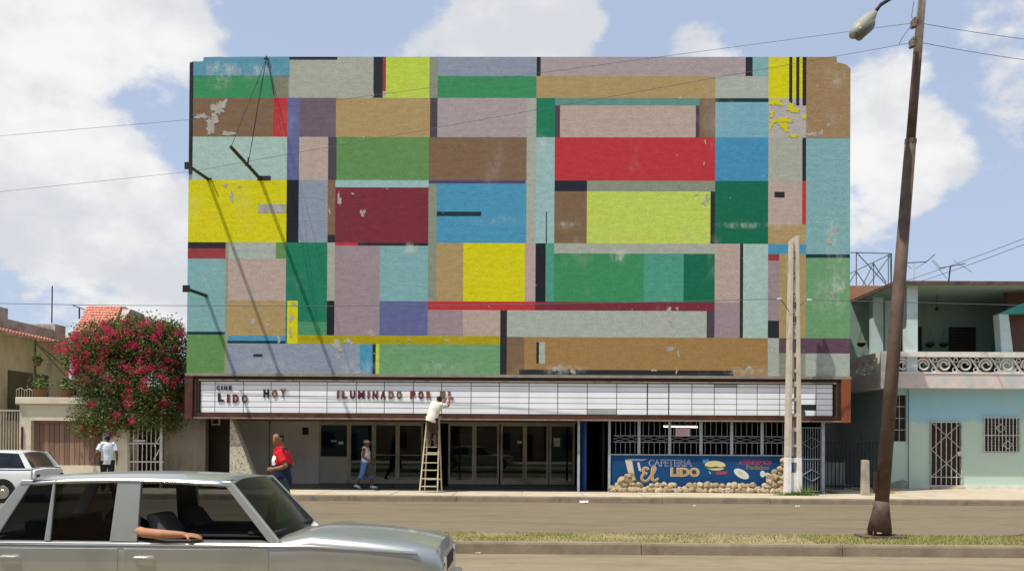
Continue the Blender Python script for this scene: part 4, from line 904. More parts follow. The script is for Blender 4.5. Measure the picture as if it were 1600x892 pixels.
# garage front
YG = 28.6
gx = lambda px, py=690: UY(px, py, YG).x
gz = lambda py, px=120: UY(px, py, YG).z
gg_ = empty('garage_front', (gx(100), YG, ZS), 'pale garage wall with a wide plank door below a coping', 'garage')
mb = MB(); wall_with_holes(mb, gx(30), gx(199), ZS - .05, gz(632), YG, YG + .3, [(gx(48), gx(160), gz(727), gz(657))]); mb.build('wall', m_gar, gg_)
MB().box(gx(26), gx(200), YG - .12, YG + .42, gz(631.5), gz(621)).build('coping', m_gar, gg_, bevel=.02)
MB().box(gx(30), gx(199), YG + .3, YG + 5, gz(634), gz(631.6)).build('terrace_floor', m_gar, gg_)
gd = MB().box(gx(48) - .05, gx(160) + .05, YG + .24, YG + .29, gz(727) - .02, gz(657) + .02).build('garage_door', M('door_backing', (70, 54, 42), .8, .2, 3), gg_)
m_plank = [M('plank_%d' % i, c, .75, .2, 3, stretch=(6, 1, .5), dirt=(112, 92, 74), dirt_amt=.5) for i, c in enumerate([(130, 104, 88), (120, 96, 80), (140, 114, 96)])]
xa, xb_ = gx(48), gx(160); n = 14; r_ = random.Random(2)
for k in range(n):
    MB().box(xa + (xb_ - xa) * k / n + .008, xa + (xb_ - xa) * (k + 1) / n - .008, YG + .2 - r_.uniform(0, .012), YG + .239, gz(727), gz(662)).build('plank', r_.choice(m_plank), gd)
MB().box(xa, xb_, YG + .17, YG + .238, gz(662) + .004, gz(657)).build('door_head', m_plank[1], gd)
MB().box(gx(34), gx(36), YG - .06, YG - .003, gz(702), gz(667)).build('iron_bar', M('rusty', (80, 52, 40), .8, .3, 8), gg_)
# white-barred fence left of the garage
fn = empty('barred_fence', (gx(10), YG + .3, ZS), 'pale barred fence at the corner of the garage wall', 'fence')
mb = MB()
for k in range(14): xx = gx(-30) + (gx(28) - gx(-30)) * k / 13; mb.box(xx - .012, xx + .012, YG + .29, YG + .31, gz(715), gz(641))
mb.build('bars', m_alu, fn); MB().box(gx(-32), gx(29), YG + .27, YG + .33, gz(642.5), gz(640)).build('top_rail', m_alu, fn); MB().box(gx(-32), gx(29), YG + .15, YG + .5, ZS - .03, gz(715)).build('base_wall', m_par, fn)
tr2 = empty('terrace_railing', (gx(24), YG + .5, gz(631)), 'small grey railing on the garage terrace', 'railing')
mb = MB()
for k in range(7): xx = gx(11) + (gx(36) - gx(11)) * k / 6; mb.tube([(xx, YG + .5, gz(634)), (xx, YG + .5, gz(608))], .012, 4)
mb.build('bars', m_alu, tr2); MB().tube([(gx(11), YG + .5, gz(608)), (gx(18), YG + .5, gz(605)), (gx(25), YG + .5, gz(609)), (gx(31), YG + .5, gz(606)), (gx(36), YG + .5, gz(609))], .014, 4).build('top_rail', m_alu, tr2)
# pipe frame of an awning above the terrace
aw = empty('awning_frame', (gx(54), YG + 1.2, gz(631)), 'thin rusty pipe post with slanting braces on the terrace', 'pipe frame')
m_rust = M('olive_rust', (76, 68, 44), .7, .3, 8); Y = YG + 1.2
MB().tube([UY(54.5, 620, Y), UY(54.5, 531, Y)], .045, 6).build('post', m_rust, aw)
MB().tube([UY(56, 535, Y), UY(132, 620, Y)], .03, 5).build('brace', m_rust, aw); MB().tube([UY(56, 535, Y), UY(136, 602, Y + 1)], .024, 5).build('brace', m_rust, aw); MB().tube([UY(54, 534, Y), UY(112, 533, Y)], .022, 5).build('arm', m_rust, aw)
m_leaf = leafmat('leaves', [(52, 72, 32), (88, 110, 50), (150, 162, 96)])
m_pot = M('clay_pot', (120, 84, 62), .8, .2, 6)
def leaf(mb, c, s, r, up=.3):
    u = Vector((r.gauss(0, 1), r.gauss(0, 1), r.gauss(0, 1) * .7)).normalized(); w = u.cross(Vector((r.gauss(0, 1), r.gauss(0, 1), r.gauss(0, 1)))).normalized()
    u *= s; w *= s * .55; nn = u.cross(w).normalized() * s * .22
    mb.add([c - u, c - w * .9 + nn, c + u, c + w * .9 + nn], [(0, 1, 2), (0, 2, 3)])
def pot_plant(px, py, Y, s, lab):
    p = UY(px, py, Y); e = empty('potted_plant', (p.x, Y, p.z), lab, 'potted plant')
    MB().tube([(p.x, Y, p.z), (p.x, Y, p.z + .3 * s)], [.16 * s, .24 * s], 10).build('pot', m_pot, e)
    r = random.Random(px); l = MB()
    for i in range(150):
        d = Vector((r.gauss(0, .16), r.gauss(0, .16), abs(r.gauss(0, .2)))) * s; leaf(l, Vector((p.x, Y, p.z + .32 * s)) + d, r.uniform(.04, .07), r)
    l.build('foliage', m_leaf, e)
pot_plant(63, 622, YG + .7, 1.0, 'leafy potted plant in a clay pot beside the rusty pipe post'); pot_plant(106, 622, YG + .7, .9, 'low spreading potted plant on the terrace by the red blossom')
pot_plant(59, 572, YG + 1.1, .5, 'small pot fixed high on the rusty pipe post')
# white gate under the bougainvillea
wg = empty('white_gate', (gx(228), YG + .1, ZS), 'white barred garden gate under the bougainvillea', 'gate')
Yq = YG + .1; mb = MB(); xa, xb_ = UY(202, 690, Yq).x, UY(250, 690, Yq).x
for k in range(8): xx = xa + (xb_ - xa) * k / 7; mb.box(xx - .012, xx + .012, Yq - .012, Yq + .012, ZS + .1, UY(225, 652, Yq).z)
mb.build('bars', m_grille, wg)
for a in (200.5, 252.5):
    MB().box(UY(a - 1.6, 690, Yq).x, UY(a + 1.6, 690, Yq).x, Yq - .05, Yq + .05, ZS, UY(225, 650, Yq).z).build('gate_post', m_grille, wg)
for (y_, a, b_) in ((721, 180, 256), (692.5, 202, 250), (655, 202, 250)): MB().box(UY(a, y_, Yq).x, UY(b_, y_, Yq).x, Yq - .045, Yq - .015, UY(225, y_ + 1, Yq).z, UY(225, y_ - 1, Yq).z).build('rail', m_grille, wg)
MB().box(UY(211, 689, Yq).x, UY(228, 689, Yq).x, Yq - .07, Yq - .046, UY(225, 690, Yq).z, UY(225, 687, Yq).z).build('latch', m_grille, wg)
for (u, v) in (((180, 692), (199, 720)), ((240, 718), (252, 697)), ((241, 697), (252, 678))): MB().tube([UY(*u, Yq - .06), UY(*v, Yq - .06)], .02, 4).build('brace', m_grille, wg)
bk = empty('garden_wall', (gx(230), YG + 2.4, ZS), 'dark brown garden wall seen through the white gate', 'wall')
MB().box(gx(165), gx(275), YG + 2.4, YG + 2.6, ZS - .03, gz(600)).build('wall', M('brown_wall', (86, 66, 50), .9, .25, 1.5), bk)
MB().box(gx(160) + .02, gx(200), YG + .02, YG + .25, ZS - .03, gz(721)).build('plinth', m_gar, bk)
# far white wall sliver behind the tree
# ------------------------------------------------------------------ bougainvillea
bt = empty('bougainvillea', (gx(235), YG + .5, ZS), 'large bougainvillea covered in magenta blossom over the garden gate', 'tree')
m_bark = M('bark', (92, 78, 62), .9, .3, 8, .4, 30)
base = Vector((gx(196), YG + .7, ZS)); tk = MB()
tk.tube([base, UY(200, 690, YG + .6), UY(198, 640, YG + .5), UY(205, 600, YG + .5)], [.09, .08, .07, .05], 8)
for q_ in ((150, 570), (130, 540), (175, 530), (215, 525), (250, 545), (275, 540), (240, 600), (160, 640), (265, 610)):
    a = UY(203, 612, YG + .5); b_ = UY(*q_, YG + random.uniform(-.5, .8)); tk.tube([a, a.lerp(b_, .5) + Vector((0, random.uniform(-.1, .1), .12)), b_], [.045, .03, .012], 6)
tk.build('trunk', m_bark, bt, smooth=True)
lobes = [(150, 545, 40, 38), (125, 555, 20, 32), (195, 535, 42, 36), (235, 540, 42, 40), (265, 548, 26, 46), (175, 590, 52, 42), (235, 600, 54, 52), (270, 600, 22, 56), (145, 650, 26, 34), (180, 645, 36, 40), (225, 645, 50, 30), (262, 650, 24, 24), (250, 520, 30, 18), (205, 515, 26, 16)]
r = random.Random(77); lv = MB(); fl_ = [MB(), MB()]
m_flower = leafmat('bracts', [(168, 22, 72), (214, 34, 96), (232, 78, 124)], .6, .4); m_flower2 = leafmat('faded_bracts', [(140, 70, 62), (168, 96, 84), (150, 60, 70)], .6, .4)
def in_lobe(l):
    while True:
        v = Vector((r.uniform(-1, 1), r.uniform(-1, 1), r.uniform(-1, 1)))
        if v.length <= 1: break
    v = v.normalized() * (v.length ** .5) if v.length > 0 else v
    c = UY(l[0], l[1], YG + .25); k = YG / FPX
    return Vector((c.x + v.x * l[2] * k * 1.02, c.y + v.y * (.5 + l[2] * k * .45), c.z + v.z * l[3] * k * 1.02)), v
twigs = []
for l in lobes:
    n = int(l[2] * l[3] * .20)
    for i in range(n):
        p, v = in_lobe(l); sp_ = r.uniform(.09, .2)
        if v.y > .75: continue
        for j in range(14):
            q_ = p + Vector((r.gauss(0, sp_), r.gauss(0, sp_), r.gauss(0, sp_ * .8))); leaf(lv, q_, r.uniform(.034, .062), r)
        hi = p.z > UY(200, 600, YG).z
        if v.y < .35 and r.random() < (.15 if hi else .045):
            k = 0 if r.random() < .75 else 1; p2 = p + Vector((v.x * .1, -abs(v.y) * .25 - .12, .05)); s2 = r.uniform(.05, .10)
            for j in range(int(30 + 420 * s2)): leaf(fl_[k], p2 + Vector((r.gauss(0, s2), r.gauss(0, s2), r.gauss(0, s2 * .8))), r.uniform(.024, .04), r)
# sprigs poking out of the top
for (a, b_) in (((236, 515), (232, 497)), ((240, 512), (250, 508)), ((262, 525), (284, 520)), ((180, 520), (164, 512)), ((205, 510), (198, 493)), ((120, 545), (108, 552)), ((135, 660), (121, 668)), ((284, 560), (293, 575)), ((150, 670), (140, 682))):
    A_, B_ = UY(*a, YG), UY(*b_, YG)
    for j in range(60):
        p = A_.lerp(B_, r.random()) + Vector((r.gauss(0, .05), r.gauss(0, .06), r.gauss(0, .05))); leaf(fl_[0] if r.random() < .5 else lv, p, r.uniform(.024, .045), r)
lv.build('leaves', m_leaf, bt); fl_[0].build('blossom', m_flower, bt); fl_[1].build('faded_blossom', m_flower2, bt)
# ------------------------------------------------------------------ poles and wires
m_lamp = M('rusty_lamp_pole', (98, 80, 68), .7, .25, 5, .2, 40, dirt=(66, 50, 44), dirt_amt=.7, dirt_scale=3)
m_lamp_top = M('weathered_grey_paint', (172, 160, 146), .6, .25, 6, dirt=(120, 84, 66), dirt_amt=.8, dirt_scale=5)
bp_ = UZ(1373, 838, ZS); LYp = bp_.y
lp = empty('street_lamp', (bp_.x, bp_.y, ZS), 'leaning rusty street lamp post standing on the median grass', 'street lamp')
c0 = UY(1374, 832, LYp); k1 = UY(1382, 790, LYp); top_ = UY(1446, -70, LYp)
def along(py):
    t = (832 - py) / (832 + 70); return c0.lerp(top_, t)
MB().tube([along(830), along(795), along(783)], [.20, .135, .115], 14).build('base_skirt', m_lamp, lp, smooth=True)
MB().tube([along(786), along(500), along(221)], [.115, .105, .09], 14).build('pole', m_lamp, lp, smooth=True)
MB().tube([along(223), along(100), along(85)], [.077, .072, .071], 12).build('upper_pole', m_lamp, lp, smooth=True)
MB().tube([along(85), along(-70)], [.072, .06], 12).build('pole_top', m_lamp_top, lp, smooth=True)
MB().tube([along(226), along(219)], .096, 12).build('collar', m_lamp, lp)
b0 = along(832); MB().prism([(b0.x - .34, b0.y - .26), (b0.x + .36, b0.y - .26), (b0.x + .36, b0.y + .24), (b0.x - .34, b0.y + .24)], 'z', ZS - .02, ZS + .025).build('base_plate', m_lamp, lp)
for s in range(4):
    a = R(45 + 90 * s); MB().hexa([(b0.x + .12 * math.cos(a) - .01, b0.y + .12 * math.sin(a), ZS + .02), (b0.x + .30 * math.cos(a), b0.y + .24 * math.sin(a) - .01, ZS + .02), (b0.x + .30 * math.cos(a), b0.y + .24 * math.sin(a) + .01, ZS + .02), (b0.x + .12 * math.cos(a) + .01, b0.y + .12 * math.sin(a), ZS + .02),
        (b0.x + .12 * math.cos(a) - .01, b0.y + .12 * math.sin(a), ZS + .25), (b0.x + .22 * math.cos(a), b0.y + .2 * math.sin(a) - .01, ZS + .05), (b0.x + .22 * math.cos(a), b0.y + .2 * math.sin(a) + .01, ZS + .05), (b0.x + .12 * math.cos(a) + .01, b0.y + .12 * math.sin(a), ZS + .25)]).build('gusset', m_lamp, lp)
hb = along(750); MB().box(hb.x - .155, hb.x - .115, hb.y - .05, hb.y + .05, along(770).z, along(737).z).build('access_flap', M('rust_red', (60, 38, 32), .8, .3, 8), lp)
# luminaire
ha, hb_ = UY(1366, 21, LYp - .6), UY(1334, 54, LYp - .95); m_head = M('lamp_head', (150, 150, 136), .5, .12, 6)
axis = (hb_ - ha); ln = axis.length; ax = axis.normalized()
arm_pts = [along(-60), UY(1428, -30, LYp - .15), UY(1392, -2, LYp - .45), UY(1376, 8, LYp - .55), ha]
MB().tube(arm_pts, [.035, .033, .03, .03, .03], 8).build('arm', m_black_iron, lp, smooth=True)
side_v = Vector((.75, -.1, .75)); hd = MB()
hd.tube([ha - ax * .02, ha + ax * ln * .12, ha + ax * ln * .45, ha + ax * ln * .8, hb_, hb_ + ax * .02], [(.04, .04), (.10, .07), (.15, .115), (.15, .11), (.09, .07), (.02, .02)], 12, ref=(.7, 0, .7)).build('lamp_head', m_head, lp, smooth=True)
nn_ = Vector((.35, -.55, -.75)).normalized(); hd = MB()
hd.tube([ha + ax * .12 + nn_ * .04, ha + ax * ln * .5 + nn_ * .095, ha + ax * ln * .85 + nn_ * .08, hb_ + nn_ * .03], [(.05, .05), (.13, .10), (.125, .095), (.05, .05)], 12, ref=(.7, 0, .7)).build('lens', M('dusty_lens', (96, 96, 84), .3, .1, 6), lp, smooth=True)
for py in (37, 68):
    q = along(py); MB().box(q.x - .13, q.x - .08, q.y - .03, q.y + .03, q.z - .08, q.z + .06).build('bracket', m_black_iron, lp)
    for dz in (-.05, 0, .045): MB().tube([(q.x - .11, q.y - .07, q.z + dz), (q.x - .11, q.y + .07, q.z + dz)], .03, 8).build('insulator', M('insulator', (150, 140, 120), .4, .1, 6), lp)
m_wire = plain('wire', (84, 92, 104), .7)
def wire(label, pts, r=.011, n=10, sag=0.0, group=None):
    P = [Vector(p) for p in pts]; out = []
    for i in range(len(P) - 1):
        for k in range(n + 1):
            if i and k == 0: continue
            t = k / n; p = P[i].lerp(P[i + 1], t); p.z -= sag * 4 * t * (1 - t); out.append(p)
    o = MB().tube(out, r, 5).build('overhead_wire', m_wire, smooth=True); return tag(o, label, 'wire', group or 'overhead wires')
q37, q68 = along(37) + Vector((-.12, 0, 0)), along(68) + Vector((-.12, 0, 0))
wire('upper power wire running from the lamp post down to the left past the cinema', [q37, UY(300, 187, 20), UY(-40, 216, 22), UY(-900, 270, 27)], .004, 16)
wire('lower power wire running from the lamp post down to the left past the cinema', [q68, UY(300, 268, 20), UY(-40, 304, 22), UY(-900, 370, 27)], .004, 16)
wire('upper power wire leaving the lamp post to the right', [along(38) + Vector((.06, 0, 0)), UY(1640, 66, LYp + 2), UY(2500, 190, LYp + 12)], .005, 10, .02)
wire('lower power wire leaving the lamp post to the right', [along(68) + Vector((.06, 0, 0)), UY(1640, 99, LYp + 2), UY(2500, 228, LYp + 12)], .005, 10, .02)
wire('thin jumper wire looped down the top of the lamp post', [along(2) + Vector((-.13, 0, 0)), along(25) + Vector((-.15, 0, 0)), q37, along(60) + Vector((-.28, 0, .0)), q68 + Vector((-.2, 0, -.02))], .006, 4)
for i_, (a, b_) in enumerate((((1395, 445), (1640, 357)), ((1405, 450), (1640, 366)))):
    wire(['upper', 'lower'][i_] + ' service wire slanting up from the house roof', [UY(*a, 33), UY(*b_, 27), UY(b_[0] + 500, b_[1] - 200, 20)], .009, 10, .06)
# concrete utility pole
YP = UZ(1239, 773, ZS).y
m_cp = M('pale_concrete', (196, 186, 168), .9, .12, 4, .3, 40, dirt=(150, 138, 120), dirt_amt=.5, dirt_scale=2.5)
m_cpw = M('whitewash', (222, 220, 214), .85, .1, 5, dirt=(180, 172, 160), dirt_amt=.5)
ux = lambda px, py: UY(px, py, YP).x
uz = lambda py: UY(1239, py, YP).z
up = empty('concrete_utility_pole', (ux(1239, 770), YP, ZS), 'pale slotted concrete utility pole standing on the pavement before the cinema', 'utility pole')
D0, D1 = .22, .13
def flange(l0, r0, l1, r1, y0, y1, name, mat, d0=.20, d1=.12):
    a0, b0_, a1_, b1_ = ux(l0, y0), ux(r0, y0), ux(l1, y1), ux(r1, y1); z0, z1 = uz(y0), uz(y1)
    return MB().hexa([(a0, YP - d0, z0), (b0_, YP - d0, z0), (b0_, YP + d0, z0), (a0, YP + d0, z0), (a1_, YP - d1, z1), (b1_, YP - d1, z1), (b1_, YP + d1, z1), (a1_, YP + d1, z1)]).build(name, mat, up, bevel=.015)
def ex(y, side):   # outer edge pixel at height y
    t = (773 - y) / (773 - 370); return (1226.5 + (1233.5 - 1226.5) * t) if side == 0 else (1250.5 + (1247 - 1250.5) * t)
def fw(y): t = (773 - y) / (773 - 370); return 7.0 - 2.2 * t
flange(ex(714, 0), ex(714, 0) + fw(714), ex(530, 0), ex(530, 0) + fw(530), 714, 530, 'flange', m_cp, .19, .16)
flange(ex(714, 1) - fw(714), ex(714, 1), ex(530, 1) - fw(530), ex(530, 1), 714, 530, 'flange', m_cp, .19, .16)
flange(ex(773, 0), ex(773, 0) + fw(773), ex(714, 0), ex(714, 0) + fw(714), 773, 714, 'whitewashed_flange', m_cpw, .2, .19)
flange(ex(773, 1) - fw(773), ex(773, 1), ex(714, 1) - fw(714), ex(714, 1), 773, 714, 'whitewashed_flange', m_cpw, .2, .19)
flange(ex(530, 0), ex(530, 0) + fw(530), ex(376, 0), ex(376, 0) + fw(376), 530, 376, 'flange', m_cp, .16, .12)
flange(ex(530, 1) - fw(530), ex(530, 1), ex(370, 1) - fw(370), ex(370, 1), 530, 370, 'flange', m_cp, .16, .12)
a0, b0_, a1_, b1_ = ux(ex(530, 0) + fw(530), 530), ux(ex(530, 1) - fw(530), 530), ux(ex(372, 0) + fw(372), 372), ux(ex(372, 1) - fw(372), 372)
MB().hexa([(a0, YP - .09, uz(530)), (b0_, YP - .09, uz(530)), (b0_, YP + .09, uz(530)), (a0, YP + .09, uz(530)), (a1_, YP - .06, uz(372)), (b1_, YP - .06, uz(372)), (b1_, YP + .06, uz(372)), (a1_, YP + .06, uz(372))]).build('web', m_cp, up)
for y0, y1 in ((552, 558), (577, 582), (596, 604), (622, 627), (646, 651), (668, 674), (694, 698)):
    ym = (y0 + y1) / 2; MB().box(ux(ex(ym, 0) + fw(ym) - .2, ym), ux(ex(ym, 1) - fw(ym) + .2, ym), YP - .1, YP + .1, uz(y1), uz(y0)).build('rung', m_cp, up)
for y0, y1 in ((715, 722), (738, 772)):
    ym = (y0 + y1) / 2; MB().box(ux(ex(ym, 0) + fw(ym) - .2, ym), ux(ex(ym, 1) - fw(ym) + .2, ym), YP - .12, YP + .12, uz(y1), uz(y0)).build('web_panel', m_cpw, up)
for y in (395, 404, 428, 436, 460, 468, 491, 508, 521):
    xm = ux((ex(y, 0) + ex(y, 1)) / 2, y); MB().tube([(xm, YP - .115, uz(y)), (xm, YP - .085, uz(y))], .018, 8).build('bolt_hole', m_black_iron, up)
for y in (477, 499):
    xm = ux((ex(y, 0) + ex(y, 1)) / 2, y); MB().box(xm - .05, xm + .05, YP - .118, YP - .088, uz(y + 4), uz(y - 4)).build('pole_slot', M('slot_dark', (88, 82, 74), .9), up)
MB().tube([(ux(1252, 646), YP + .02, uz(646)), (ux(1252, 646), YP + .16, uz(646))], .14, 14).build('round_fitting', M('fitting', (110, 104, 92), .6, .2, 5), up)
# telephone cable hung on the concrete pole
wire('dark telephone cable crossing the cinema front to the concrete pole', [UY(-900, 470, YP + 1), UY(-40, 473, YP + .3), UY(300, 477.5, YP + .2), UY(700, 477, YP + .1), UY(1217, 467, YP - .2)], .010, 12, .02)
wire('slack telephone cable tail tied down to the left of the concrete pole', [UY(1217, 467, YP - .2), UY(1223, 471, YP - .2), UY(1228, 479, YP - .18), UY(1233, 487, YP - .16)], .014, 4)
wire('dark telephone cable leaving the concrete pole across the house', [UY(1248, 480, YP - .1), UY(1256, 471, YP - .1), UY(1264, 468.5, YP - .1), UY(1640, 478, YP + 1), UY(2500, 505, YP + 3)], .010, 10)
for a, b_ in ((UY(1214, 467, YP - .2), UY(1221, 467, YP - .2)), (UY(1261, 468.5, YP - .1), UY(1268, 469, YP - .1))): MB().tube([a, b_], .03, 6).build('cable_clamp', m_white_paint, up)
# tuft of grass at the pole's foot
def tuft(r):
    a = r.uniform(0, 6.28); d = abs(r.gauss(0, .22)); x = ux(1238, 773) + d * math.cos(a) * 1.5 + .05; y = YP - .22 + .25 * d * math.sin(a)
    return x, y, ZS - .005, r.uniform(.04, .14) + (.28 if x > ux(1247, 773) and r.random() < .25 else 0)
o = blades('grass_tuft', 1600, tuft, 0, 9, leafmat('tuft_green', [(70, 104, 34), (98, 128, 52), (140, 146, 84)])); tag(o, 'tuft of green weeds round the foot of the concrete pole', 'grass', kind='stuff')
def tuft2(r): p = UZ(1393, 772, ZS); return p.x + r.gauss(0, .25), p.y + .6 + r.gauss(0, .08), ZS - .005, r.uniform(.03, .1)
o = blades('grass_tuft', 500, tuft2, 0, 10, m_grass); tag(o, 'weeds at the foot of the house wall behind the lamp post', 'grass', kind='stuff')

# ------------------------------------------------------------------ ladder
YLD = 27.45
ld = empty('step_ladder', (UY(669, 770, YLD).x, YLD, ZS), 'tall wooden step ladder standing on the pavement under the sign', 'ladder')
m_wood = M('pale_old_wood', (198, 186, 156), .8, .2, 5, dirt=(140, 122, 92), dirt_amt=.5, stretch=(3, 3, .6))
f0, f1 = UZ(655.5, 770, ZS), UZ(683, 770, ZS); f0.y = f1.y = YLD - .3
f0 = UY(655.5, 770.5, YLD - .3); f1 = UY(683.5, 770.5, YLD - .3); f0.z = f1.z = ZS
g0, g1 = UY(667.5, 652, YLD + .16), UY(686.5, 652, YLD + .16)
def rail_box(a, b_, name, w=.019, d=.04):
    return MB().hexa([(a.x - w, a.y - d, a.z), (a.x + w, a.y - d, a.z), (a.x + w, a.y + d, a.z), (a.x - w, a.y + d, a.z), (b_.x - w, b_.y - d, b_.z), (b_.x + w, b_.y - d, b_.z), (b_.x + w, b_.y + d, b_.z), (b_.x - w, b_.y + d, b_.z)]).build(name, m_wood, ld)
rail_box(f0, g0, 'rail'); rail_box(f1, g1, 'rail')
steps = []
for py in (759, 747, 734, 722.5, 709.6, 698, 686, 674, 662):
    z = UY(670, py, YLD - .1).z; t = (z - ZS) / (g0.z - ZS); a = f0.lerp(g0, t); b_ = f1.lerp(g1, t); steps.append((a, b_))
    MB().box(a.x + .024, b_.x - .024, a.y - .07, a.y + .07, z - .014, z + .014).build('step', m_wood, ld)
MB().box(g0.x - .06, g1.x + .06, g0.y - .06, g0.y + .14, g0.z, g0.z + .03).build('top_cap', m_wood, ld)
h0, h1 = Vector((f0.x + .05, YF + .12 , ZS)), Vector((f1.x + .04, YF + .12, ZS))
rail_box(h0, Vector((g0.x + .02, g0.y + .1, g0.z)), 'rear_leg', .02, .03); rail_box(h1, Vector((g1.x - .02, g1.y + .1, g1.z)), 'rear_leg', .02, .03)
for t in (.16, .52, .8): a, b_ = h0.lerp(g0, t), h1.lerp(g1, t); MB().box(a.x + .018, b_.x - .018, a.y - .012, a.y + .012, a.z - .025, a.z + .025).build('rear_rung', m_wood, ld)

# ------------------------------------------------------------------ people
def remesh(mb, name, mat, parent, voxel=.012, smooth=3, mats=None, chooser=None):
    me = bpy.data.meshes.new(name); me.from_pydata([tuple(v) for v in mb.v], [], mb.f); t = bpy.data.objects.new(name, me); COL.objects.link(t)
    m_ = t.modifiers.new('r', 'REMESH'); m_.mode = 'VOXEL'; m_.voxel_size = voxel; m_.use_smooth_shade = True
    if smooth: s_ = t.modifiers.new('s', 'SMOOTH'); s_.factor = .5; s_.iterations = smooth
    dg = bpy.context.evaluated_depsgraph_get(); me2 = bpy.data.meshes.new_from_object(t.evaluated_get(dg)); bpy.data.objects.remove(t); bpy.data.meshes.remove(me)
    me2.name = name; me2.materials.clear(); o = bpy.data.objects.new(name, me2); COL.objects.link(o); o.parent = parent
    for m1 in (mats or [mat]): me2.materials.append(m1)
    if chooser:
        for p in me2.polygons: p.material_index = chooser(p.center)
    for p in me2.polygons: p.use_smooth = True
    return o
def hand(mb, w, d, palm_n, s=1.0, curl=.5, thumb=1):
    """palm + five fingers; w wrist, d direction, palm_n palm normal"""
    d = Vector(d).normalized(); n = Vector(palm_n); n = (n - d * n.dot(d)).normalized(); l = d.cross(n)
    w = Vector(w); k = w + d * .085 * s
    mb.tube([w, w + d * .03 * s, k], [(.028 * s, .02 * s), (.04 * s, .017 * s), (.042 * s, .015 * s)], 10, ref=l)
    for i, (off, ln) in enumerate(((-.030, .062), (-.010, .075), (.011, .072), (.030, .056))):
        b0 = k + l * off * s; a1 = b0 + (d + n * curl * .5).normalized() * ln * .5 * s; a2 = a1 + (d * (1 - curl) + n * curl * 1.4).normalized() * ln * .5 * s
        mb.tube([b0 - d * .02 * s, b0, a1, a2], [.0095 * s, .0095 * s, .0085 * s, .007 * s], 8)
    tb = w + d * .025 * s + l * thumb * .032 * s
    mb.tube([tb, tb + (d * .6 + l * thumb * .8 + n * .2).normalized() * .04 * s, tb + (d * .9 + l * thumb * .5 + n * .5).normalized() * .075 * s], [.012 * s, .011 * s, .008 * s], 8)
def person(label, loc, rz, J, skin, hair, parts, group=None, hat=None, face=True, yaw_head=0.0, nod=0.0):
    """J: joints in metres, person facing +X, left = +Y.  parts: list of (name, kind, colour)"""
    root = empty('person', loc, label, 'person', group, rz)
    V = {k: Vector(v) for k, v in J.items() if k not in ('fat', 'curl')}; Yv = (0, 1, 0)
    ms = M('skin', skin, .6, .06, 8); mh = M('hair', hair, .8, .2, 30)
    pv, ch, nk, hd = V['pelvis'], V['chest'], V['neck'], V['head']
    lat = (V['shl'] - V['shr']).normalized(); plat = (V['hpl'] - V['hpr']).normalized()
    def torso(mb, e=0.0, lo=-.12, nb=True):
        wst = pv.lerp(ch, .45) + Vector((.005, 0, 0)); fat = J.get('fat', (1, 1, 1))[0]
        up_ = (ch - pv).normalized()
        mb.tube([pv + up_ * lo, pv, wst, ch, ch.lerp(nk, .55), ch.lerp(nk, .85), nk], [(.15 * fat + e, .105 * fat + e), (.165 * fat + e, .12 * fat + e), (.15 * fat + e, .115 * fat + e), (.175 * fat + e, .118 * fat + e), (.155 + e, .10 + e), (.10 + e, .075 + e), (.06 + e, .06 + e)], 16, ref=lat)
        for s in ('shl', 'shr'): mb.tube([ch.lerp(nk, .75), V[s] + Vector((0, 0, .01))], [.065 + e, .062 + e], 10)
    def armm(mb, s, e=0, upto=1.0, fore=True):
        a, b_, c_ = V['sh' + s], V['el' + s], V['wr' + s]
        if fore: mb.tube([a, a.lerp(b_, .4), b_, b_.lerp(c_, .3), c_], [.056 + e, .052 + e, .041 + e, .041 + e, .027 + e], 10)
        else: mb.tube([a, a.lerp(b_, .4), a.lerp(b_, upto)], [.056 + e, .055 + e, .056 + e], 10)
    def legm(mb, s, e=0, t=1.0):
        a, b_, c_ = V['hp' + s], V['kn' + s], V['an' + s]
        P = [a + Vector((0, 0, .05)), a.lerp(b_, .35), b_, b_.lerp(c_, .35), c_]; Rr = [.098 + e, .083 + e, .058 + e, .056 + e * 1.1, .042 + e * 1.4]
        if t < 1: P = P[:3] if t <= .6 else P[:4]; Rr = Rr[:len(P)]
        if t < .5: P = [P[0], P[1], a.lerp(b_, t * 2)]; Rr = [Rr[0], Rr[1], .075 + e]
        mb.tube(P, Rr, 12)
    body = MB(); torso(body)
    for s in 'lr':
        armm(body, s); legm(body, s); d = (V['wr' + s] - V['el' + s]); hd_dir = V.get('hd' + s, d); hand(body, V['wr' + s], hd_dir, V.get('pn' + s, Vector((0, -1 if s == 'l' else 1, 0))), .95, J.get('curl', (.5,))[0], 1 if s == 'l' else -1)
        an, to = V['an' + s], V['to' + s]; body.tube([an, an.lerp(to, .1) - Vector((0, 0, .035)), to], [.04, (.04, .035), (.035, .022)], 10, ref=Yv)
    # head
    HM = Matrix.Translation(hd) @ Matrix.Rotation(yaw_head, 4, 'Z') @ Matrix.Rotation(nod, 4, 'Y')
    def hp(x, y, z): return HM @ Vector((x, y, z))
    body.tube([nk - Vector((0, 0, .04)), nk + Vector((0, 0, .02)), hd - Vector((0.02, 0, .03))], [.058, .052, .052], 12)
    hy = tuple((HM.to_3x3() @ Vector((0, 1, 0))))
    body.tube([hp(.035, 0, -.118), hp(.03, 0, -.10), hp(.022, 0, -.06), hp(.01, 0, 0), hp(0, 0, .05), hp(-.005, 0, .085), hp(-.008, 0, .105)], [(.018, .022), (.042, .05), (.060, .078), (.071, .092), (.072, .092), (.052, .07), (.02, .03)], 16, ref=hy)
    body.tube([hp(.080, 0, .02), hp(.100, 0, -.022), hp(.08, 0, -.035)], [.010, .015, .012], 8)
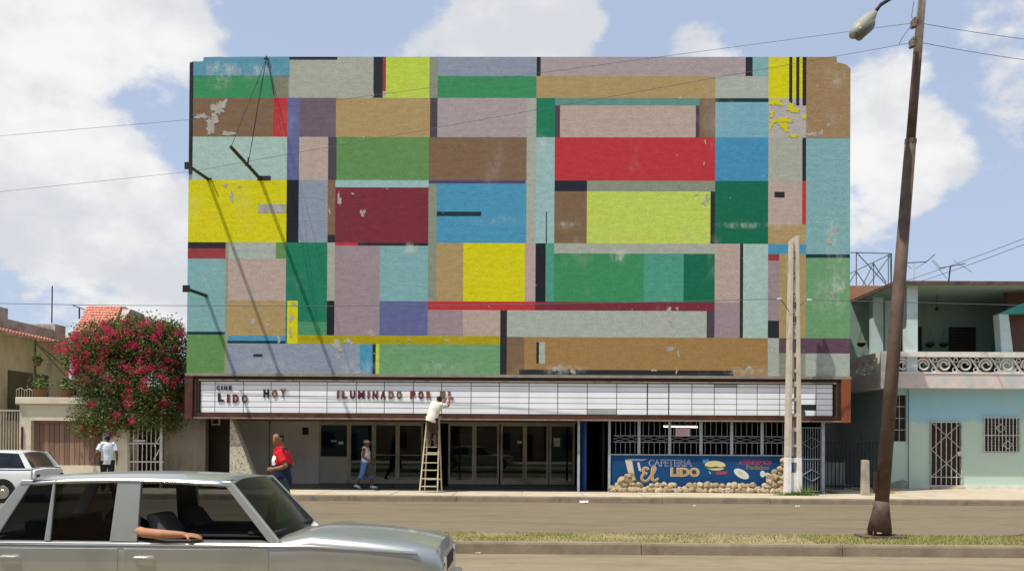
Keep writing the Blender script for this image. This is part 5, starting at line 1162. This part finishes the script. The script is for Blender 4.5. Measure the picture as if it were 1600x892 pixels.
    for s in (1, -1): body.tube([hp(-.005, s * .070, .01), hp(-.012, s * .083, .005)], [.026, .02], 8)
    body.tube([hp(.075, -.025, -.065), hp(.082, 0, -.066), hp(.075, .025, -.065)], .009, 6)
    remesh(body, 'body', ms, root, .0115, 3)
    if face:
        for s in (1, -1):
            MB().sphere(hp(.084, s * .03, .012), (.010, .012, .007), 8, 5).build('eye', M('eye', (30, 24, 22), .3), root, local=True)
            MB().tube([hp(.088, s * .016, .028), hp(.084, s * .045, .028)], .005, 5).build('eyebrow', mh, root, local=True)
        MB().tube([hp(.089, -.02, -.062), hp(.092, 0, -.063), hp(.089, .02, -.062)], .0035, 5).build('mouth', M('lip', (120, 62, 56), .6), root, local=True)
    hr = MB()
    hr.tube([hp(-.035, 0, -.055), hp(-.035, 0, -.02), hp(-.022, 0, .03), hp(-.012, 0, .07), hp(-.010, 0, .10), hp(-.01, 0, .118)], [(.055, .04), (.07, .066), (.081, .086), (.079, .092), (.055, .066), (.02, .02)], 14, ref=hy)
    if not hat: remesh(hr, 'hair', mh, root, .010, 2)
    else:
        mc = M('cap', hat, .8, .1, 10); hr2 = MB(); hr2.tube([hp(-.005, 0, .035), hp(-.005, 0, .06), hp(-.006, 0, .10), hp(-.008, 0, .128)], [(.083, .105), (.083, .105), (.066, .085), (.02, .03)], 14, ref=hy)
        remesh(hr2, 'cap', mc, root, .010, 2)
        MB().hexa([hp(.06, -.06, .045), hp(.16, -.045, .032), hp(.16, .045, .032), hp(.06, .06, .045), hp(.06, -.06, .056), hp(.155, -.045, .042), hp(.155, .045, .042), hp(.06, .06, .056)]).build('cap_brim', mc, root, local=True)
        hr3 = MB(); hr3.tube([hp(-.035, 0, -.05), hp(-.035, 0, -.01), hp(-.022, 0, .04)], [(.055, .04), (.07, .066), (.079, .084)], 12, ref=hy); remesh(hr3, 'hair', mh, root, .010, 2)
    for (nm, kind, colr) in parts:
        mb = MB(); mats = None; cho = None; mt = None
        if callable(colr): mats, cho = colr(V)
        else: mt = M(nm + '_cloth', colr, .9, .14, 14, .5, 16, dist=.02)
        if kind == 'shirt':
            torso(mb, .018, -.13)
            for s in 'lr': armm(mb, s, .014, .72, False)
        elif kind == 'tank': torso(mb, .014, -.08)
        elif kind == 'trousers':
            torso_b = MB(); u_ = (ch - pv).normalized(); fat = J.get('fat', (1, 1, 1))[0]; mb.tube([pv - u_ * .12, pv - u_ * .02, pv + u_ * .07], [(.15 * fat, .115 * fat), (.172 * fat, .13 * fat), (.16 * fat, .122 * fat)], 16, ref=plat)
            for s in 'lr': legm(mb, s, .018)
        elif kind == 'shorts':
            u_ = (ch - pv).normalized(); mb.tube([pv - u_ * .12, pv - u_ * .02, pv + u_ * .08], [(.16, .13), (.178, .136), (.162, .122)], 16, ref=plat)
            for s in 'lr': legm(mb, s, .03, .62)
        elif kind == 'shoes':
            for s in 'lr':
                an, to = V['an' + s], V['to' + s]; f_ = (to - an).normalized(); bk_ = an - f_ * .05
                m2 = MB(); m2.tube([Vector((bk_.x, bk_.y, to.z + .03)), an + Vector((0, 0, -.02)) , an.lerp(to, .55) + Vector((0, 0, -.008)), to + Vector((0, 0, .004)), to + f_ * .04], [(.036, .04), (.044, .055), (.048, .042), (.046, .03), (.02, .016)], 12, ref=Yv)
                remesh(m2, 'shoe', mt, root, .012, 2)
            continue
        elif kind == 'belt':
            u_ = (ch - pv).normalized(); mb.tube([pv + u_ * .04, pv + u_ * .075], [(.174, .134), (.174, .134)], 16, ref=plat); mb.build('belt', mt, root, local=True); continue
        remesh(mb, nm, mt, root, .013, 4, mats, cho)
    return root
SH = dict(pelvis=(0, 0, .93), chest=(.01, 0, 1.25), neck=(0, 0, 1.44), head=(.03, 0, 1.575), shl=(0, .185, 1.39), shr=(0, -.185, 1.39), ell=(-.03, .24, 1.12), elr=(-.03, -.24, 1.12), wrl=(.06, .25, .88), wrr=(.06, -.25, .88),
          hpl=(0, .095, .88), hpr=(0, -.095, .88), knl=(.03, .10, .48), knr=(.03, -.10, .48), anl=(-.02, .10, .085), anr=(-.02, -.10, .085), tol=(.14, .11, .03), tor=(.14, -.11, .03))
def pose(scale=1.0, **k):
    d = dict(SH); d.update(k); extra = {q: d.pop(q) for q in ('fat', 'curl') if q in d}
    d = {a: tuple(Vector(b_) * (scale if a not in ('pnl', 'pnr', 'hdl', 'hdr') else 1)) for a, b_ in d.items()}
    for a, b_ in extra.items(): d[a] = b_
    return d
# man crossing the median: red, white and navy polo shirt
def polo(V):
    mats = [M('polo_navy', (30, 38, 66), .9, .14, 14, .5, 16, dist=.02), M('polo_red', (206, 30, 40), .9, .1, 14, .5, 16, dist=.02), M('polo_white', (226, 226, 228), .9, .06, 14, .5, 16, dist=.02)]
    def cho(c):
        if c.z < 1.165 - .10 * c.x: return 0
        if c.x > .055 and c.z < 1.30 and c.y < .19: return 2
        if c.z > 1.40 and c.x < -.02 and abs(c.y) < .16: return 0
        return 1
    return mats, cho
mp = UY(441, 838, 14.75)
red_man = person('man in a red, white and navy polo shirt striding across the median', (mp.x, 14.75, ZS - .005), R(180),
    pose(1.0, pelvis=(0, 0, .90), chest=(.03, 0, 1.23), neck=(.035, 0, 1.425), head=(.085, .0, 1.565), shl=(.03, .185, 1.37), shr=(.03, -.185, 1.37), ell=(-.12, .25, 1.13), wrl=(.09, .25, 1.09), elr=(-.10, -.25, 1.12), wrr=(.13, -.2, 1.06),
         hpl=(0, .095, .86), hpr=(0, -.095, .86), knl=(-.13, .10, .48), anl=(-.40, .10, .16), tol=(-.27, .11, .035), knr=(.20, -.10, .48), anr=(.24, -.10, .085), tor=(.40, -.11, .03), fat=(1.1,), curl=(.9,), pnl=(0, -1, -.2), hdl=(1, -.25, 0)),
    (138, 98, 76), (34, 28, 26), [('trousers', 'trousers', (58, 74, 78)), ('polo_shirt', 'shirt', polo), ('shoes', 'shoes', (40, 36, 34))], yaw_head=R(62), nod=R(0))
cb = MB(); cb.tube([(-.03, -.05, 1.44), (-.03, .05, 1.44)], .03, 8)
# man on the ladder, back to the street, arms raised to the sign
za = steps[5][0].z + .014; ym = steps[5][0].y
mp = UY(676.5, 690, ym)
person('man in a white shirt standing on the ladder with both arms raised to the sign', (mp.x, ym - .05, za), R(90),
    pose(.93, pelvis=(-.03, .03, .93), chest=(.04, -.06, 1.25), neck=(.07, -.15, 1.43), head=(.14, -.19, 1.545), shl=(.06, .06, 1.41), shr=(.08, -.30, 1.36), ell=(.26, -.14, 1.38), wrl=(.34, -.34, 1.50), elr=(.24, -.48, 1.34), wrr=(.35, -.50, 1.56), hdr=(.3, .05, 1), hdl=(.2, -.5, .8), pnr=(1, 0, 0), pnl=(1, 0, 0),
         hpl=(-.03, .11, .88), hpr=(-.03, -.06, .88), knl=(.02, .12, .48), knr=(.05, -.07, .5), anl=(-.01, .10, .085), anr=(.0, -.09, .085), tol=(.13, .11, .03), tor=(.14, -.10, .03), curl=(.3,)),
    (132, 88, 66), (44, 38, 36), [('trousers', 'trousers', (72, 56, 44)), ('shirt', 'shirt', (226, 220, 204)), ('shoes', 'shoes', (130, 104, 66))], face=False)
# woman walking past the doors
mp = UZ(571, 763, ZS)
wm_ = person('woman in a white top and blue shorts walking past the glass doors', (mp.x, mp.y, ZS - .006), R(-8),
    pose(.93, knl=(.18, .09, .50), anl=(.20, .09, .09), tol=(.36, .1, .04), knr=(-.10, -.09, .48), anr=(-.32, -.09, .14), tor=(-.18, -.1, .04), ell=(.02, .25, 1.12), wrl=(.20, .22, 1.02), elr=(-.02, -.24, 1.11), wrr=(.17, -.2, 1.0), fat=(1.08,), curl=(.9,)),
    (122, 82, 62), (70, 64, 60), [('shorts', 'shorts', (92, 128, 184)), ('top', 'tank', (222, 222, 226)), ('shoes', 'shoes', (222, 222, 222))], hat=(196, 186, 180))
st = MB(); bq = mp + Vector((.20, -.18, 0))
sb_ = empty('shopping_bag', (bq.x, bq.y, ZS + .45), 'dark cloth bag hanging from the hand of the woman in white', 'bag')
MB().prism([(bq.x - .14, ZS + .45), (bq.x + .13, ZS + .45), (bq.x + .10, ZS + .80), (bq.x - .09, ZS + .80)], 'y', bq.y - .04, bq.y + .04).build('bag', M('dark_bag', (70, 66, 62), .8, .2, 8), sb_, bevel=.02)
MB().tube([(bq.x - .06, bq.y, ZS + .80), (bq.x, bq.y, ZS + .93), (bq.x + .06, bq.y, ZS + .80)], .012, 6).build('handle', m_black_iron, sb_)
# man walking away on the left pavement
mp = UY(167.5, 760, 26.5)
person('man in a white T-shirt and blue cap walking past the plank door', (mp.x, 26.5, ZS - .005), R(118),
    pose(1.0, knl=(.14, .10, .50), anl=(.12, .10, .10), tol=(.28, .11, .04), knr=(-.06, -.10, .48), anr=(-.24, -.10, .12), tor=(-.10, -.11, .04), ell=(-.10, .30, 1.14), wrl=(.02, .36, .92), elr=(-.06, -.25, 1.13), wrr=(.05, -.26, .9)),
    (112, 78, 60), (40, 34, 32), [('trousers', 'trousers', (38, 40, 46)), ('tee_shirt', 'shirt', (214, 220, 228)), ('shoes', 'shoes', (50, 46, 44))], hat=(36, 60, 104))

# ------------------------------------------------------------------ cars
m_chrome = M('chrome', (220, 220, 216), .18, .03, 5, metal=1.0); m_tyre = M('tyre', (32, 32, 32), .9, .1, 10); m_rubber = M('rubber', (28, 28, 28), .7, .1, 10)
m_cargl = glass_mat('car_glass', (.16, .17, .18), 1.45); m_dusty = glass_mat('dusty_glass', (.22, .23, .24), 1.16, .25); m_seat = M('grey_seat', (84, 84, 82), .9, .15, 8); m_cabin = M('cabin_dark', (30, 30, 30), .9, .1, 5)
def carpaint(name, rgb, metal=0.0):
    m = M(name, rgb, .34, .03, 2, metal=metal, dirt=tuple(int(c * .85) for c in rgb), dirt_amt=.35, dirt_scale=1.5, spec=.5); b = m.node_tree.nodes['Principled BSDF']; b.inputs['Coat Weight'].default_value = .6; b.inputs['Coat Roughness'].default_value = .08; return m
def car(label, loc, rz, paint, P, group=None, people=None):
    """faces +X; P: xf front, xh hood base, xrf/xrr roof front/rear, xrb rear-glass base, xr tail, zb belt, zr roof, w half width"""
    root = empty('car', loc, label, 'car', group, rz); L_ = dict(local=True)
    w, zb, zr = P['w'], P['zb'], P['zr']; xf, xh, xrf, xrr, xrb, xr = P['xf'], P['xh'], P['xrf'], P['xrr'], P['xrb'], P['xr']; zh = P.get('zh', zb - .04); ztk = P.get('zt', zb - .02)
    st = [(xr, ztk - .16, w * .90), (xr + .03, ztk - .05, w * .95), (xr + .18, ztk, w * .985), (xrb, zb, w), ((xrb + xh) / 2, zb, w), (xh, zb, w), (xh + .25, zh + .035, w), (xh + .7, zh + .0, w * .99), (xf - .25, zh - .045, w * .97), (xf - .06, zh - .09, w * .94), (xf, zh - .17, w * .91)]
    sec = lambda x, zt, ww: [(ww * .90, .22), (ww * .985, .34), (ww, .50), (ww, zt * .80), (ww * .985, zt - .06), (ww * .955, zt - .018), (ww * .90, zt), (ww * .5, zt + .02), (0, zt + .026)]
    vs, fs = [], []; n = 0
    for s_ in st:
        h = sec(*s_); full = [(-a, b_) for a, b_ in h] + [(a, b_) for a, b_ in h[-2::-1]]; n = len(full); vs += [(s_[0], a, b_) for a, b_ in full]
    for i in range(len(st) - 1):
        for j in range(n - 1): fs.append((i * n + j, i * n + j + 1, (i + 1) * n + j + 1, (i + 1) * n + j))
        fs.append((i * n + n - 1, i * n, (i + 1) * n, (i + 1) * n + n - 1))
    fs += [tuple(range(n - 1, -1, -1)), tuple((len(st) - 1) * n + j for j in range(n))]
    b = MB().add(vs, fs).build('body', paint, root, smooth=True, **L_); es = b.modifiers.new('es', 'EDGE_SPLIT'); es.split_angle = R(38)
    MB().box(xrb + .12, xh - .1, -w * .86, w * .86, zb + .028, zb + .036).build('cabin_dark_deck', m_cabin, root, **L_)  # dark slab over the closed deck, its colour stands in for cabin shade
    wr = w * .80; wb = w * .955; g = .05
    def screen(xb_, xt_, bow, nm):
        n_ = 12; vv = []
        for i in range(n_ + 1):
            v = i / n_ * 2 - 1; bo = bow * (1 - v * v)
            for j in range(5): q = j / 4; vv.append((xb_ + (xt_ - xb_) * q + bo * (1 - .25 * q), v * ((wb - .045) * (1 - q) + (wr - .035) * q), zb + .005 + (zr - .055 - zb) * q + .02 * math.sin(q * 3.14)))
        MB().add(vv, [(i * 5 + j, (i + 1) * 5 + j, (i + 1) * 5 + j + 1, i * 5 + j + 1) for i in range(n_) for j in range(4)]).build(nm, m_dusty, root, smooth=True, **L_)
    # roof with crown, curving down at the edges
    rv, rf_ = [], []; nx, ny = 12, 12
    for i in range(nx + 1):
        for j in range(ny + 1):
            u = i / nx; v = j / ny * 2 - 1; x = xrr + (xrf - xrr) * u
            z = zr - .035 * (2 * u - 1) ** 2 - .05 * abs(v) ** 3.2; rv.append((x, v * wr, z))
    for i in range(nx):
        for j in range(ny): a = i * (ny + 1) + j; rf_.append((a, a + ny + 1, a + ny + 2, a + 1))
    ro = MB().add(rv, rf_).build('roof', paint, root, smooth=True, **L_); sd = ro.modifiers.new('so', 'SOLIDIFY'); sd.thickness = .03; sd.offset = -1
    ze_ = zr - .085
    for s in (-1, 1):
        pa = []
        for i in range(9): u = i / 8; pa.append((xrr + (xrf - xrr) * u, s * (wr + .012), zr - .035 * (2 * u - 1) ** 2 - .058))
        MB().tube(pa, .010, 6).build('drip_rail', m_chrome if P.get('chrome') else paint, root, smooth=True, **L_)
        def pil(xb0, xb1, xt0, xt1, nm):
            a, b_ = .02, .035
            MB().hexa([(xb0, s * wb, zb - .01), (xb1, s * wb, zb - .01), (xb1, s * (wb - .05), zb - .01), (xb0, s * (wb - .05), zb - .01), (xt0, s * (wr + .006), ze_ + .03), (xt1, s * (wr + .006), ze_ + .03), (xt1, s * (wr - .045), ze_ + .03), (xt0, s * (wr - .045), ze_ + .03)]).build(nm, paint, root, bevel=.008, **L_)
        pil(xh - .10, xh + .0, xrf - .08, xrf + .0, 'front_pillar')
        for (pb, pw) in P['pillars']: pil(pb - pw / 2, pb + pw / 2, pb - pw / 2 + .01, pb + pw / 2 - .02, 'door_pillar')
        pil(xrb, xrb + .16, xrr, xrr + P.get('cw', .16), 'rear_pillar')
        # windows between the pillars
        edges = [(xrb + .16, xrr + P.get('cw', .16))] + [e for (pb, pw) in sorted(P['pillars']) for e in ((pb - pw / 2, pb - pw / 2 + .01), (pb + pw / 2, pb + pw / 2 - .02))] + [(xh - .10, xrf - .08)]
        for k in range(0, len(edges), 2):
            (b0, t0), (b1, t1) = edges[k], edges[k + 1]
            if s < 0 and k == len(edges) - 2 and P.get('open'): continue
            MB().add([(b0, s * (wb - .022), zb), (b1, s * (wb - .022), zb), (t1, s * (wr - .018), ze_ + .03), (t0, s * (wr - .018), ze_ + .03)], [(0, 1, 2, 3)]).build('side_window', m_cargl, root, **L_)
        MB().tube([(xr + .1, s * (w * .975 + .004), zb - .035), (xh + .25, s * (w * .985 + .004), zb - .035), (xf - .2, s * (w * .96 + .004), zb - .085)], .011, 6).build('belt_trim', m_chrome if P.get('chrome') else m_rubber, root, smooth=True, **L_)
        cuts = P['doors']
        for (d0, d1) in cuts:
            dr_ = MB().prism([(s * (w - .03), .30), (s * (w + .005), .30), (s * (w + .005), zb * .8), (s * (w * .985 + .005), zb - .062), (s * (w * .955 - .02), zb - .062)], 'x', d0 + .005, d1 - .005).build('door', paint, root, bevel=.004, **L_)
            hx = d0 + .10; MB().tube([(hx, s * (w + .018), zb - .135), (hx + .02, s * (w + .032), zb - .135), (hx + .14, s * (w + .032), zb - .137), (hx + .16, s * (w + .018), zb - .137)], .011, 6).build('handle', m_chrome, dr_, **L_)
        for wx_ in (xf - .72, xr + .85):
            wh = MB().tube([(wx_, s * (w - .16), .29), (wx_, s * (w - .005), .29), (wx_, s * (w + .008), .29)], [.29, .29, .26], 28).build('wheel', m_tyre, root, smooth=False, **L_)
            MB().tube([(wx_, s * (w - .01), .29), (wx_, s * (w + .014), .29)], [.19, .17], 24).build('rim', m_chrome, wh, **L_)
            MB().tube([(wx_, s * (w + .013), .29), (wx_, s * (w + .03), .29)], [.07, .05], 16).build('hub_cap', m_chrome, wh, **L_)
            MB().tube([(wx_, s * (w - .17), .30), (wx_, s * (w + .0035), .30)], .345, 28).build('wheel_arch', m_rubber, root, **L_)
        MB().tube([(xf - .02, s * w * .62, zh - .23), (xf + .012, s * w * .62, zh - .23)], [.085, .08], 16).build('headlight', m_chrome, root, **L_)
        MB().box(xr - .012, xr + .03, min(s * w * .68, s * w * .88), max(s * w * .68, s * w * .88), ztk - .36, ztk - .16).build('tail_light', M('tail_red', (120, 18, 16), .3), root, **L_)
    screen(xh - .10, xrf - .05, .09, 'windscreen')
    screen(xrb + .08, xrr + .05, -.07, 'rear_window')
    MB().box(xh - .32, xh - .06, -w * .8, w * .8, zb + .03, zb + .07).build('dashboard', m_cabin, root, bevel=.02, **L_)
    MB().box(xf - .03, xf + .07, -w * .95, w * .95, .36, .47).build('bumper', m_chrome, root, bevel=.02, **L_); MB().box(xr - .07, xr + .03, -w * .95, w * .95, .36, .47).build('bumper', m_chrome, root, bevel=.02, **L_)
    MB().box(xf - .01, xf + .006, -w * .46, w * .46, zh - .30, zh - .18).build('grille', m_rubber, root, **L_)
    for (sx_, sy_) in ((xh - .95, .36), (xh - .95, -.36)): 
        MB().hexa([(sx_ - .20, sy_ - .24, zb + .02), (sx_ - .06, sy_ - .24, zb + .02), (sx_ - .06, sy_ + .24, zb + .02), (sx_ - .20, sy_ + .24, zb + .02), (sx_ - .28, sy_ - .20, zb + .20), (sx_ - .18, sy_ - .20, zb + .20), (sx_ - .18, sy_ + .20, zb + .20), (sx_ - .28, sy_ + .20, zb + .20)]).build('seat_back', m_seat, root, bevel=.03, **L_)
    MB().box(xrb + .30, xrb + .44, -.58, .58, zb + .02, zb + .14).build('rear_seat', m_seat, root, bevel=.03, **L_)
    MB().tube([(xh - .42 + .07 * math.cos(a) * .5, .36 + .17 * math.sin(a), zb + .03 + .15 * math.cos(a)) for a in [2 * math.pi * k / 16 for k in range(17)]], .012, 6).build('steering_wheel', m_rubber, root, smooth=True, **L_)
    return root
# silver saloon passing in the near lanes
YCAR = 7.37; w = .80
xs = lambda px, y=YCAR: UY(px, 800, y).x
X0 = xs(690); off = Vector((X0, YCAR + w + .02, 0))
rel = lambda px, yy=YCAR: xs(px, yy) - X0
silver = carpaint('silver_paint', (186, 190, 183), .8)
silver_car = car('silver saloon car driving along the near lane with its front window open', off, 0, silver,
    dict(xf=0, xh=rel(436), xrf=rel(349), xrr=rel(30, YCAR + .14), xrb=rel(-45), xr=rel(-45) - .85, zb=.875, zr=1.425, w=w, zh=.885, zt=.87, cw=.10, pillars=[(rel(188), .23), (rel(68), .05)], doors=[(rel(190), rel(420)), (rel(-20), rel(184))], chrome=True, open=True))
# passenger with the forearm on the sill (front seat, near side)
pxm = rel(192); root = empty('person', (off.x + pxm, off.y - .36, 0), 'passenger in the silver car resting a bare forearm on the window sill', 'person')
ms = M('skin_arm', (172, 122, 92), .6, .06, 8); bd = MB(); zb = .875
bd.tube([(-0.200, 0, .62), (-0.220, 0, .9), (-0.240, 0, 1.06), (-0.230, 0, 1.12)], [(.17, .11), (.19, .12), (.12, .09), (.06, .06)], 14, ref=(0, 1, 0))
bd.tube([(-0.230, 0, 1.08), (-0.200, 0, 1.19)], .05, 10); bd.tube([(-0.180, 0, 1.13), (-0.190, 0, 1.20), (-0.200, 0, 1.27), (-0.205, 0, 1.30)], [(.045, .05), (.07, .09), (.07, .09), (.03, .04)], 14, ref=(0, 1, 0))
bd.tube([(-0.240, -.16, 1.02), (-.03, -.29, .97), (.14, -.375, .938)], [.055, .048, .042], 10); bd.tube([(.14, -.375, .938), (.31, -.42, .930), (.49, -.40, .925)], [.043, .042, .028], 10); hand(bd, (.49, -.40, .925), (1, .15, -.1), (0, .3, -1), 1.0, .3, -1)
bd.tube([(-0.240, .16, 1.02), (-.02, .20, .86), (.1, .14, .80)], [.055, .045, .035], 10)
remesh(bd, 'body', ms, root, .011, 3)
sh = MB(); sh.tube([(-0.200, 0, .60), (-0.220, 0, .9), (-0.240, 0, 1.06), (-0.230, 0, 1.10)], [(.185, .125), (.205, .135), (.14, .105), (.075, .07)], 14, ref=(0, 1, 0)); sh.tube([(-0.240, -.14, 1.03), (-.04, -.26, .98)], .064, 10); sh.tube([(-0.240, .14, 1.03), (-.07, .18, .92)], .064, 10)
remesh(sh, 'shirt', M('dark_shirt', (44, 44, 52), .9, .1, 10), root, .013, 3)
hr = MB(); hr.tube([(-0.230, 0, 1.19), (-0.215, 0, 1.25), (-0.212, 0, 1.30), (-0.210, 0, 1.315)], [(.066, .07), (.077, .085), (.055, .065), (.02, .02)], 12, ref=(0, 1, 0)); remesh(hr, 'hair', M('dark_hair', (30, 26, 24), .8, .2, 20), root, .010, 2)
# white hatchback parked by the far kerb, tail to the right
tp = UY(74, 720, 24.2)
white_car = carpaint('white_paint', (226, 228, 226))
car('small white hatchback parked by the far kerb before the plank door', (tp.x, 24.35, 0), R(180), white_car,
    dict(xf=3.6, xh=2.55, xrf=2.0, xrr=.42, xrb=.10, xr=0, zb=.92, zr=1.40, w=.78, zh=.90, zt=.92, cw=.12, pillars=[(1.45, .09)], doors=[(1.45, 2.5)]))

# ------------------------------------------------------------------ scraps of litter and other side of the street
m_lit = plain('litter_paper', (214, 206, 200), .9)
for (px, py, z, s, lab) in [(913, 786, 0, .12, 'crumpled white paper in the far gutter before the dark doorway'), (1147, 867, 0, .05, 'scrap of white litter at the foot of the median kerb'), (1246, 792, 0, .05, 'scrap of white litter in the road before the concrete pole'), (747, 865, 0, .03, 'tiny pale scrap at the near kerb'), (1085, 791, 0, .04, 'small pale scrap in the road before the stone heap')]:
    p = UZ(px, py, z); r = random.Random(px); mb = MB(); n = 5
    grid = [[Vector((p.x + (i / n - .5) * 2 * s + r.gauss(0, s * .12), p.y + (j / n - .5) * 1.4 * s + r.gauss(0, s * .12), z + .012 + abs(r.gauss(0, s * .35)))) for j in range(n + 1)] for i in range(n + 1)]
    mb.add([v for row in grid for v in row], [(i * (n + 1) + j, (i + 1) * (n + 1) + j, (i + 1) * (n + 1) + j + 1, i * (n + 1) + j + 1) for i in range(n) for j in range(n)])
    o = mb.build('litter', m_lit); tag(o, lab, 'litter', 'scraps of litter in the road')
def petals(r): return r.uniform(-3, 8), YK - abs(r.gauss(0, .12)) - .02, .004, r.uniform(.008, .02)
r = random.Random(31); mb = MB()
for i in range(170):
    x = r.gauss(1.5, 3.2); y = YK - abs(r.gauss(0, .10)) - .02; a = r.uniform(0, 6.28); s = r.uniform(.008, .022); mb.add([(x + s * math.cos(a + k * 1.57), y + s * math.sin(a + k * 1.57), .006 + .006 * (k % 2)) for k in range(4)], [(0, 1, 2, 3)])
o = mb.build('fallen_petals', m_flower); tag(o, 'fallen pink petals lying along the far gutter', 'petals', kind='stuff')
# low houses across the street, seen only as reflections in the glass doors
cols_ = [(150, 140, 120), (120, 130, 128), (160, 130, 104), (134, 128, 116), (150, 150, 140), (128, 112, 96)]
labs = ['tan flat-roofed house across the street', 'blue-grey house across the street', 'ochre house across the street', 'grey house with tall parapet across the street', 'pale house across the street', 'brown house across the street']
x = -40.0; r = random.Random(5)
for i in range(6):
    wd = r.uniform(11, 15); h = r.uniform(4.5, 8.5); e = empty('street_house', (x + wd / 2, -7.3, ZS), labs[i], 'house')
    MB().box(x + .1, x + wd - .1, -16, -7.2, 0, h).build('wall', M('opposite_wall_%d' % i, cols_[i], .9, .15, 1), e); MB().box(x, x + wd, -16.2, -6.9, h + .002, h + .25).build('roof', m_par, e)
    for k in range(3): xx = x + wd * (k + .6) / 3.4; MB().box(xx - .5, xx + .5, -7.199, -7.15, 1.1, 2.4).build('window', m_dkwin, e)
    MB().box(x + wd * .9 - .5, x + wd * .9 + .4, -7.199, -7.14, ZS, 2.3).build('door', m_dkwin, e); x += wd
